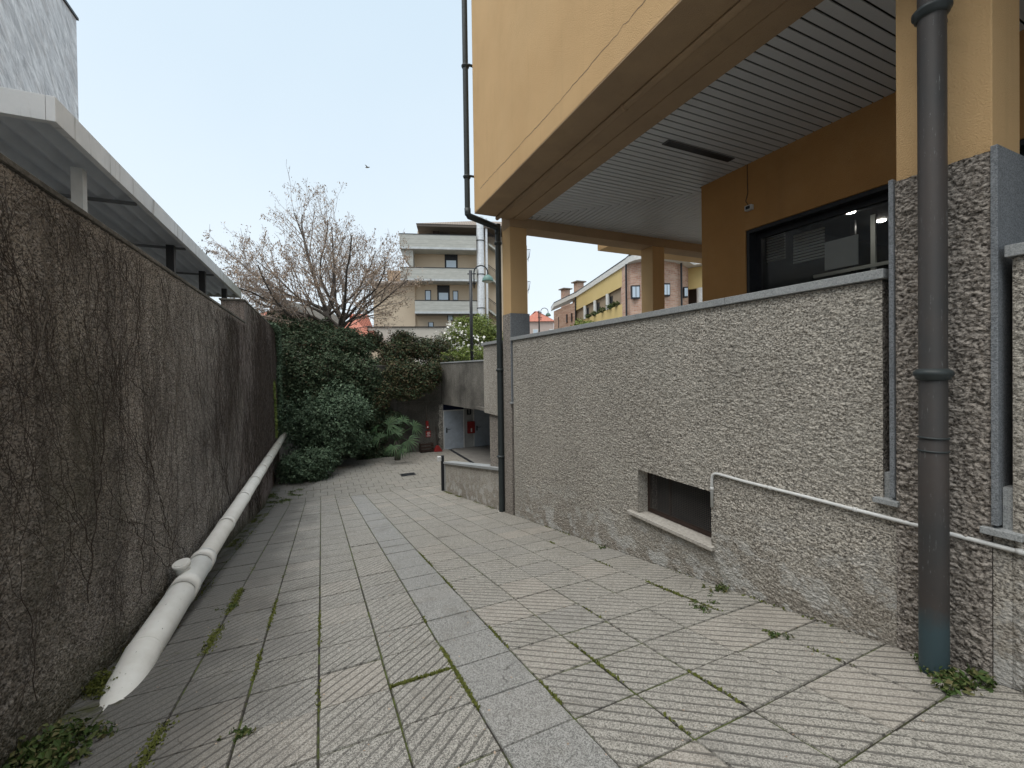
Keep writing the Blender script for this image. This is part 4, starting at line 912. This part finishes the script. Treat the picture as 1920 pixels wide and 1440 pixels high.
class Loc:
    def __init__(s,d): s.M=Matrix.Translation(d.location)@Matrix.Rotation(d.rotation_euler.z,4,'Z'); s.I=s.M.inverted()
    def pix(s,px,py,v):
        "local (u,z) of the pixel's ray on the local plane y=v"
        o=s.I@EYE; dr=(s.I.to_3x3()@(fw+rt*((px-960)/F)-up*((py-CY)/F))); t=(v-o.y)/dr.y; q=o+dr*t; return q.x,q.z
P0=at(892,640,40); d=local_root('beige_apartment_block',P0,math.atan2(-.29,.956),'beige apartment block with three pale concrete balcony bands and a tiled roof behind the trees','building')
Lc=Loc(d)
def rect(name,mat,x0,y0,x1,y1,v0,v1,parent=d,L=None,bev=0):
    L=L or Lc; u0,za=L.pix(x0,y1,v0); u1,zb_=L.pix(x1,y0,v0); b=MB(); b.box(min(u0,u1),max(u0,u1),min(v0,v1),max(v0,v1),min(za,zb_),max(za,zb_)); return b.build(name,mat,parent,bev)
uL,_=Lc.pix(779,600,0); uR,_=Lc.pix(990,600,0)
_,zt1=Lc.pix(850,441,-1.6); _,zb1=Lc.pix(850,468,-1.6); _,zt2=Lc.pix(850,503,-1.6); _,zb2=Lc.pix(850,527,-1.6); _,zt3=Lc.pix(850,564,-1.2); _,zb3=Lc.pix(850,588,-1.2)
_,zroof=Lc.pix(850,424,-1.0)
def part(name,mat,*bx,parent=d,bev=0):
    b=MB(); [b.box(*q) for q in bx]; return b.build(name,mat,parent,bev)
part('wall',cream,(uL,uR,0,12,-1,zt1-.3))
part('wall',fsm('grey_cream_render',(.56,.47,.37,1),(.62,.53,.42,1)),(uL+.2,uR,1.2,10,zt1-.3,zroof+.2))
uw,_=Lc.pix(700,560,-.3); uw2,_=Lc.pix(775,560,-.3); _,zw=Lc.pix(730,532,-.3)
part('wing',cream,(uw,uL+.02,-.3,9,-1,zw))
b=MB(); b.prism([(-.9,zw-.05),(2.2,zw+.75),(2.2,zw+.60),(-.9,zw-.2)],0,uw-.4,uL+.02); b.build('wing_roof',btile,d)
u3,_=Lc.pix(727,510,2.5); _,zu=Lc.pix(740,508,2.5); part('wing',fsm('peach_render',(.52,.36,.24,1),(.58,.42,.29,1)),(u3,uL,2.3,8,zw,zu))
# roof: hip with dark soffit
ur0,_=Lc.pix(781,415,-1.3); ur1,_=Lc.pix(994,415,-1.3); _,ze=Lc.pix(850,421,-1.3)
part('roof_soffit',fsm('soffit_brown',(.12,.10,.085,1),(.16,.135,.115,1)),(ur0,ur1,-1.3,13,ze-.22,ze))
b=MB(); b.add([(ur0-.05,-1.35,ze+.002),(ur1,-1.35,ze+.002),(ur1,13,ze+.002),(ur0-.05,13,ze+.002),(ur0+5.5,5.5,ze+2.75),(ur1-2,5.5,ze+2.75)],[(0,1,5,4),(1,2,5),(2,3,4,5),(3,0,4),(0,3,2,1)]); b.build('roof',btile,d)
part('roof_wall',M['brown'],(ur0+1.35,ur0+1.9,0,10,zt1-.3,ze-.22))
u892,_=Lc.pix(893,450,-1.6)
def balcony(x0,zb_,zt_,v,left):
    u0,_=Lc.pix(x0,450,v)
    bo=part('balcony',board,(u0,u892,v,v+.16,zb_+.18,zt_),(u0,u0+.16,v+.16,0,zb_+.18,zt_),bev=.01)
    part('balcony_slab',fas,(u0-.02,u892+.01,v-.03,v+.2,zb_,zb_+.178),parent=bo); part('soffit_slab',board,(u0+.05,u892,v+.21,1.,zb_-.02,zb_+.17),parent=bo); part('rail',M['dark'],(u0-.03,u892+.02,v-.03,v+.2,zt_+.002,zt_+.05),parent=bo)
    if left:
        b=MB(); b.prism([(u0,zb_-.03),(uL,zb_-.03),(uL,zb_-1.75)],1,v+.3,3.0); b.build('bracket',board,bo)
    return bo
balcony(749,zb1,zt1,-1.6,True); balcony(750,zb2,zt2,-1.6,False); balcony(776,zb3,zt3,-1.2,False)
def window(x0,y0,x1,y1,v=-.03,par=d,L=None,shut=0.):
    f=rect('window',M['dark'],x0,y0,x1,y1,v,v+.05,par,L); L=L or Lc
    a=x0+(x1-x0)*.13; c=x1-(x1-x0)*.13; yy=y0+(y1-y0)*(shut+.08)
    rect('pane',M['pane'],a,yy,c,y1-1,v-.02,v-.001,f,L); return f
window(834,475,858,502,shut=.42); window(820,535,843,563,shut=.42); window(797,544,808,563); window(849,545,859,563); window(803,604,813,613); window(839,590,850,601); window(808,423,830,430,1.15)
rect('sign_slot',M['dark'],805,427,832,430,1.1,1.19)
# podium wall
_,zp=Lc.pix(780,614,-3); up_,_=Lc.pix(690,630,-3); up2,_=Lc.pix(935,630,-3)
part('podium',fsm('pale_podium',(.50,.46,.40,1),(.56,.52,.46,1)),(up_,up2,-3,-.35,-1,zp)); part('podium_cap',M['dark'],(up_-.1,up2,-3.1,-.3,zp+.002,zp+.08))
# flues
def flue(x,r,y0,v,name='flue'):
    u,_=Lc.pix(x,500,v); _,zt_=Lc.pix(x,y0,v); b=MB(); b.lathe((u,v,0),[(r,0),(r,zt_)],18); o=b.build(name,M['steel'],d)
    if name=='flue':
        for yb in (452,515,578):
            _,zz=Lc.pix(x,yb,v); c=MB(); c.lathe((u,v,zz),[(r+.005,-.04),(r+.05,-.03),(r+.05,.03),(r+.005,.04)],18); c.build('band',M['dark'],o)
        for yb in (430,475,495,540,560): 
            _,zz=Lc.pix(x,yb,v); c=MB(); c.lathe((u,v,zz),[(r+.001,-.02),(r+.012,-.01),(r+.012,.01),(r+.001,.02)],18); c.build('seam',M['steel'],o)
flue(901,.34,408,-1.2); flue(912.5,.12,410,-1.1,'thin_flue')
# outside stair flights with railings
def stair(yt,v=-.9):
    u0,z0=Lc.pix(916,yt,v); u1,z1=Lc.pix(937,yt+16,v); b=MB(); n=7
    for k in range(n): 
        t=k/n; b.box(u0+(u1-u0)*t,u0+(u1-u0)*(t+1/n),v,v+1,z0+(z1-z0)*t-.2-1.,z0+(z1-z0)*t-1.)
    s=b.build('stair',board,d); b=MB(); u2=u1+1.3; 
    b.tube([(u0-.8,v,z0),(u0,v,z0),(u1,v,z1)],.03,5); b.tube([(u0,v,z0-.15),(u1,v,z1-.15)],.015,4)
    for k in range(11): t=k/10; uu=u0+(u1-u0)*t; zz=z0+(z1-z0)*t; b.tube([(uu,v,zz),(uu,v,zz-1.)],.013,4)
    b.build('railing',M['dark'],s)
for yt in (436,497,559): stair(yt)
for yt in (468,528): # landings seen beyond the pillar
    u0,z0=Lc.pix(975,yt+22,1.); u1,z1=Lc.pix(994,yt,1.); b=MB(); b.tube([(u0,1,z1),(u1,1,z1),(u1-.12,1,z0+.4),(u0+.2,1,z0-.4)],.035,5)
    for k in range(5): b.tube([(u0+(u1-u0)*k/5,1,z1),(u0+(u1-u0)*k/5,1,z0)],.018,4)
    b.build('railing',M['dark'],d)
# brick building with curved bay, walls along a real plan
bz=.5
def xy(px,dd): p=at(px,690,dd); return Vector((p.x,p.y,0))
plan=[xy(1040,52),xy(1080,45),xy(1168,32)]; bay=[xy(a,c) for a,c in ((1168,32),(1174,31.2),(1185,30.6),(1200,30.2),(1220,30.0),(1245,30.0),(1265,30.4),(1282,31.2),(1292,32.2))]; tail=[xy(1292,32.2),xy(1345,31),xy(1420,30)]
br=empty('brick_apartment_building',(plan[2].x,plan[2].y,.5),0,'long apartment building of pink brick and yellow render with a white curved eave','building')
def brickm():
    t=NT('pink_brick').obj(); x,y,z=t.xyz(); cmb=t.n('ShaderNodeCombineXYZ'); t.l(t.math('ADD',x,t.math('MULTIPLY',y,-.7)),cmb.inputs[0]); t.l(z,cmb.inputs[1])
    bk=t.n('ShaderNodeTexBrick'); t.l(cmb.outputs[0],bk.inputs['Vector']); bk.inputs['Scale'].default_value=1.; bk.inputs['Brick Width'].default_value=.42; bk.inputs['Row Height'].default_value=.13; bk.inputs['Mortar Size'].default_value=.012
    bk.inputs['Color1'].default_value=(.40,.20,.14,1); bk.inputs['Color2'].default_value=(.56,.37,.28,1); bk.inputs['Mortar'].default_value=(.45,.40,.35,1)
    c=t.mix(t.ramp(t.noise(5,3,.7),[(.4,G_(0)),(.7,G_(.5))]),bk.outputs[0],(.62,.48,.38,1)); return t.fin(c,.9)
BR=brickm(); YEL=fsm('yellow_render',(.60,.46,.20,1),(.66,.51,.24,1),.4)
def wallstrip(b,pts,z0,z1,th=.3):
    off=Vector((fw.x,fw.y,0)).normalized()*th
    poly=[(p.x,p.y) for p in pts]+[(p.x+off.x,p.y+off.y) for p in reversed(pts)]; b.prism(poly,2,z0,z1)
ZE=9.0
b=MB(); wallstrip(b,plan[:2],bz,ZE-.4); b.build('brick_wall',BR,br)
b=MB(); wallstrip(b,bay,bz,ZE); b.build('brick_bay',BR,br)
pB,pC=plan[1],plan[2]; pm=[pB,pC]
b=MB(); wallstrip(b,pm,7.65,ZE); wallstrip(b,pm,bz,6.35); b.build('yellow_wall',YEL,br)
off=Vector((fw.x,fw.y,0)).normalized()
b=MB(); wallstrip(b,[pB+off*1.6,pC+off*1.6+(pC-pB)*.12],6,ZE-.02); b.build('loggia_back',fsm('brown_render',(.30,.23,.16,1),(.36,.28,.2,1)),br)
for t_ in (.28,.52,.77):
    b=MB(); q=pB.lerp(pC,t_)+off*.15; b.lathe((q.x,q.y,0),[(.17,6.36),(.17,7.64)],10); b.build('loggia_column',M['white'],br)
b=MB()
for t0,t1 in ((.30,.44),(.56,.68),(.86,.93)):
    q0=pB.lerp(pC,t0)+off*1.55; q1=pB.lerp(pC,t1)+off*1.55; wallstrip(b,[q0,q1],6.0,7.4,.04)
b.build('loggia_door',M['dark'],br)
b=MB(); wallstrip(b,tail,7.4,ZE-.02); wallstrip(b,tail,bz,6.2); b.build('yellow_wall',YEL,br)
b=MB(); wallstrip(b,[p+off*1.4 for p in tail],6.1,ZE); b.build('loggia_back',M['brown'],br); b=MB()
q=tail[0].lerp(tail[1],.45)+off*.1; b.lathe((q.x,q.y,0),[(.25,6.2),(.25,7.4)],10); b.build('loggia_column',M['white'],br)
allp=plan+bay[1:]+tail[1:]
eav=[p-off*1.0 for p in allp]; eav[0]=eav[0]-rt0*.1
b=MB(); poly=[(p.x,p.y) for p in eav]+[(p.x+off.x*4,p.y+off.y*4) for p in reversed(eav)]; b.prism(poly,2,ZE,ZE+.42); b.build('eave',M['white'],br)
b=MB(); poly=[(p.x-off.x*.06,p.y-off.y*.06) for p in eav]+[(p.x+off.x*4,p.y+off.y*4) for p in reversed(eav)]; b.prism(poly,2,ZE+.422,ZE+.52); b.build('gutter',M['dark'],br)
def seg_window(pts,px0,px1,dd,z0,z1):
    p=xy(px0,dd)-off*.12; q=xy(px1,dd)-off*.12; b=MB(); wallstrip(b,[p,q],z0,z1,.3); f=b.build('window',M['dark'],br); m=p.lerp(q,.5)
    for a,c in ((.1,.46),(.54,.9)):
        b=MB(); wallstrip(b,[p.lerp(q,a)-off*.02,p.lerp(q,c)-off*.02],z0+.1,z1-.1,.015); b.build('pane',M['pane'],f)
seg_window(bay,1185,1201,30.3,1.5+130*30.3/800,1.5+155*30.3/800); seg_window(bay,1245,1257,30.0,1.5+134*30/800,1.5+158*30/800); seg_window(bay,1283,1290,31.1,1.5+131*31.1/800,1.5+151*31.1/800)
for a,c,dd,y0,y1 in ((1048,1053,50.3,615,595),(1063,1067,47.4,605,590),(1072,1076,45.9,603,588)):
    p=xy(a,dd)-off*.1; q=xy(c,dd)-off*.1; b=MB(); wallstrip(b,[p,q],1.5+(693-y0)*dd/800,1.5+(693-y1)*dd/800,.4); b.build('window',M['brown'],br)
for px,dd in ((1080,44.7),(1175,30.9),(1278,30.8)):
    p=xy(px,dd)-off*.12; b=MB(); b.lathe((p.x,p.y,0),[(.07,bz),(.07,ZE)],8); b.build('rain_pipe',M['dark'],br)
for px,dd,y0,y1 in ((1062,52,541,575),(1087,48,528,568)):
    p=xy(px,dd); z1=1.5+(693-y0)*dd/800; b=MB(); b.box(p.x-.4,p.x+.4,p.y-.4,p.y+.4,ZE,z1-.25); c=b.build('chimney',BR,br); b=MB(); b.box(p.x-.62,p.x+.62,p.y-.62,p.y+.62,z1-.2,z1-.08); b.box(p.x-.4,p.x+.4,p.y-.4,p.y+.4,z1-.248,z1-.202); b.build('chimney_cap',btile,c)
# planting on the loggia parapet and beside the brick building
pl_=empty('balcony_plants',(pB.x,pB.y,6.4),0,'green plants on the balcony parapet of the yellow building','plants')
leaves('foliage',M['weed'],[((pB.lerp(pC,t_)-off*.1).x,(pB.lerp(pC,t_)-off*.1).y,6.5,.35,.35,.22) for t_ in (.35,.5,.66,.8,.9)],900,.16,pl_,71)
p=at(1090,605,40); pl_=empty('garden_bush',(p.x,p.y,.5),0,'green bush just above the granite coping in front of the yellow parapet','bush')
leaves('foliage',M['lime'],[bl_at(1088,610,40,.7,.6),bl_at(1105,608,39,.9,.35),bl_at(1080,620,40,.8,.5)],2200,.16,pl_,72); twigs('stem',M['bark'],tuple(at(1090,650,40)),[bl_at(1088,610,40,.7,.6)],8,.03,pl_,3)
# far houses
def house(px0,px1,ywall,yridge,ybase,dd,label,wallm,win=(),hip=2.,name='far_house',depth=8):
    P=at((px0+px1)/2,650,dd); d=local_root(name,P,-yaw,label,'house'); L=Loc(d)
    u0,zw=L.pix(px0,ywall,0); u1,_=L.pix(px1,ywall,0); _,zr=L.pix(px0,yridge,depth/2)
    part('wall',wallm,(u0+.3,u1-.3,.3,depth-.3,0,zw),parent=d)
    b=MB(); b.add([(u0,0,zw+.01),(u1,0,zw+.01),(u1,depth,zw+.01),(u0,depth,zw+.01),(u0+hip,depth/2,zr),(u1-hip,depth/2,zr)],[(0,1,5,4),(1,2,5),(2,3,4,5),(3,0,4),(0,3,2,1)]); b.build('roof',rtile,d)
    for (a,c,e,f) in win:
        w_=rect('window',M['white'],a,c,e,f,.24,.30,d,L); rect('pane',M['pane'],a+1.5,c+1.5,e-1.5,f,.2,.239,w_,L)
    return d
pinkw=fsm('pink_render',(.50,.40,.36,1),(.56,.46,.41,1))
house(975,1042,603,584,640,66,'distant pale pink house with a red tiled roof beyond the first pillar',pinkw,((999,617,1009,628),(1030,617,1040,628)),3)
house(470,560,592,578,640,46,'distant house with a red tiled roof just above the left wall end',cream,(),1.5,depth=7)
house(560,712,648,590,660,34,'house with a sloping red tiled roof behind the trunk of the bare tree',cream,(),4,depth=9)
P=at(545,610,38); d=local_root('gabled_shed',P,-yaw-.2,'grey-green gabled roof peeking between the ivy and the bare tree','shed'); L=Loc(d)
u0,z0=L.pix(500,598,0); u1,z1=L.pix(537,568,0); u2,z2=L.pix(575,600,0); b=MB(); b.prism([(u0,z0),(u1,z1),(u2,z2),(u2,0),(u0,0)],1,0,6); b.build('wall',fsm('grey_green_wall',(.30,.31,.25,1),(.36,.37,.3,1)),d)
b=MB(); b.prism([(u0-.2,z0-.15),(u1,z1),(u2+.2,z2-.15),(u2+.2,z2+.05),(u1,z1+.2),(u0-.2,z0+.05)],1,-.3,6.3); b.build('roof',M['conc'],d)
# street lamps
def street_lamp(px,dd,ytop,label,sc_=1.,side=1,ybase_z=.5):
    P=at(px,690,dd); k=dd/800; zt_=1.5+(CY-ytop)*k+0; base=Vector((P.x,P.y,ybase_z)); d=empty('street_lamp',tuple(base),0,label,'street lamp','arched street lamps'); r=rt0*side
    b=MB(); b.tube([base,(P.x,P.y,zt_)],.075,10); b.build('post',M['dark'],d)
    H=sc_; pts=[]; c0=Vector((P.x,P.y,0))+r*(.16*H)
    R_=.62*H*.5+.02; cz=zt_+.02
    pts.append(c0+Vector((0,0,zt_-.85*H))); pts.append(c0+Vector((0,0,zt_-.1)))
    for a in range(0,181,15): pts.append(c0+r*(R_*(1-math.cos(R(a))))+Vector((0,0,zt_-.1+R_*math.sin(R(a))*1.0)))
    e=pts[-1]+Vector((0,0,-.12)); pts.append(e); b=MB(); b.tube(pts,.032,8); b.build('arm',M['dark'],d)
    b=MB()
    for zz in (zt_-.16*H,zt_-.62*H): b.tube([Vector((P.x,P.y,zz))-r*.15,Vector((P.x,P.y,zz))+r*.26*H],.028,6)
    b.build('clamp',M['dark'],d)
    b=MB(); b.lathe(tuple(e+Vector((0,0,-.32))),[(.001,.33),(.07,.32),(.12,.29),(.20,.22),(.255,.13),(.275,.04),(.28,0),(.27,-.0)],24); sh=b.build('lamp_shade',M['green'],d)
    b=MB(); b.lathe(tuple(e+Vector((0,0,-.34))),[(.001,-.05),(.12,-.035),(.2,0),(.26,.02)],20); b.build('lens',fsm('frosted_lens',(.6,.6,.55,1),(.65,.65,.6,1)),sh)
street_lamp(885,20.5,515,'dark street lamp with a green dome shade in front of the beige building flue',1.0)
street_lamp(1012,44,592,'distant street lamp with a pale dome shade below the red tiled roof',1.15)
P=at(390,520,34); d=empty('street_lamp',(P.x,P.y,.5),0,'small curved street lamp head peeking above the white canopy edge','street lamp')
e0=at(385,482,34); e1=at(388,472,34); e2=at(396,470,34); e3=at(403,473,34); b=MB(); b.tube([(e0.x,e0.y,.5),e0,e1,e2],.05,8); b.build('arm',M['dark'],d)
b=MB(); b.tube([e2-Vector((0,0,.02)),(e2+e3)/2,e3-Vector((0,0,.05))],[.08,.14,.09],10); b.build('lamp_head',fas,d)
# bird
P=at(689,314,30); d=empty('bird',tuple(P),0,'tiny grey bird flying in the sky right above the bare tree','bird')
b=MB(); r=rt0; b.tube([P-r*.16,P-r*.06,P+r*.06+Vector((0,0,.01)),P+r*.17+Vector((0,0,.02))],[.008,.045,.045,.012],8); bb=b.build('body',M['deadleaf'] if False else M['vine'],d)
b=MB(); f_=Vector((fw.x,fw.y,0)); b.add([P+r*.06,P-r*.05,P-r*.16+f_*.22+Vector((0,0,.16)),P-r*.02+f_*.12+Vector((0,0,.09))],[(0,1,2,3)]); b.add([P+r*.06,P-r*.05,P-r*.12-f_*.22+Vector((0,0,.12)),P-f_*.12+Vector((0,0,.06))],[(0,1,2,3)]); b.build('wings',M['vine'],d)
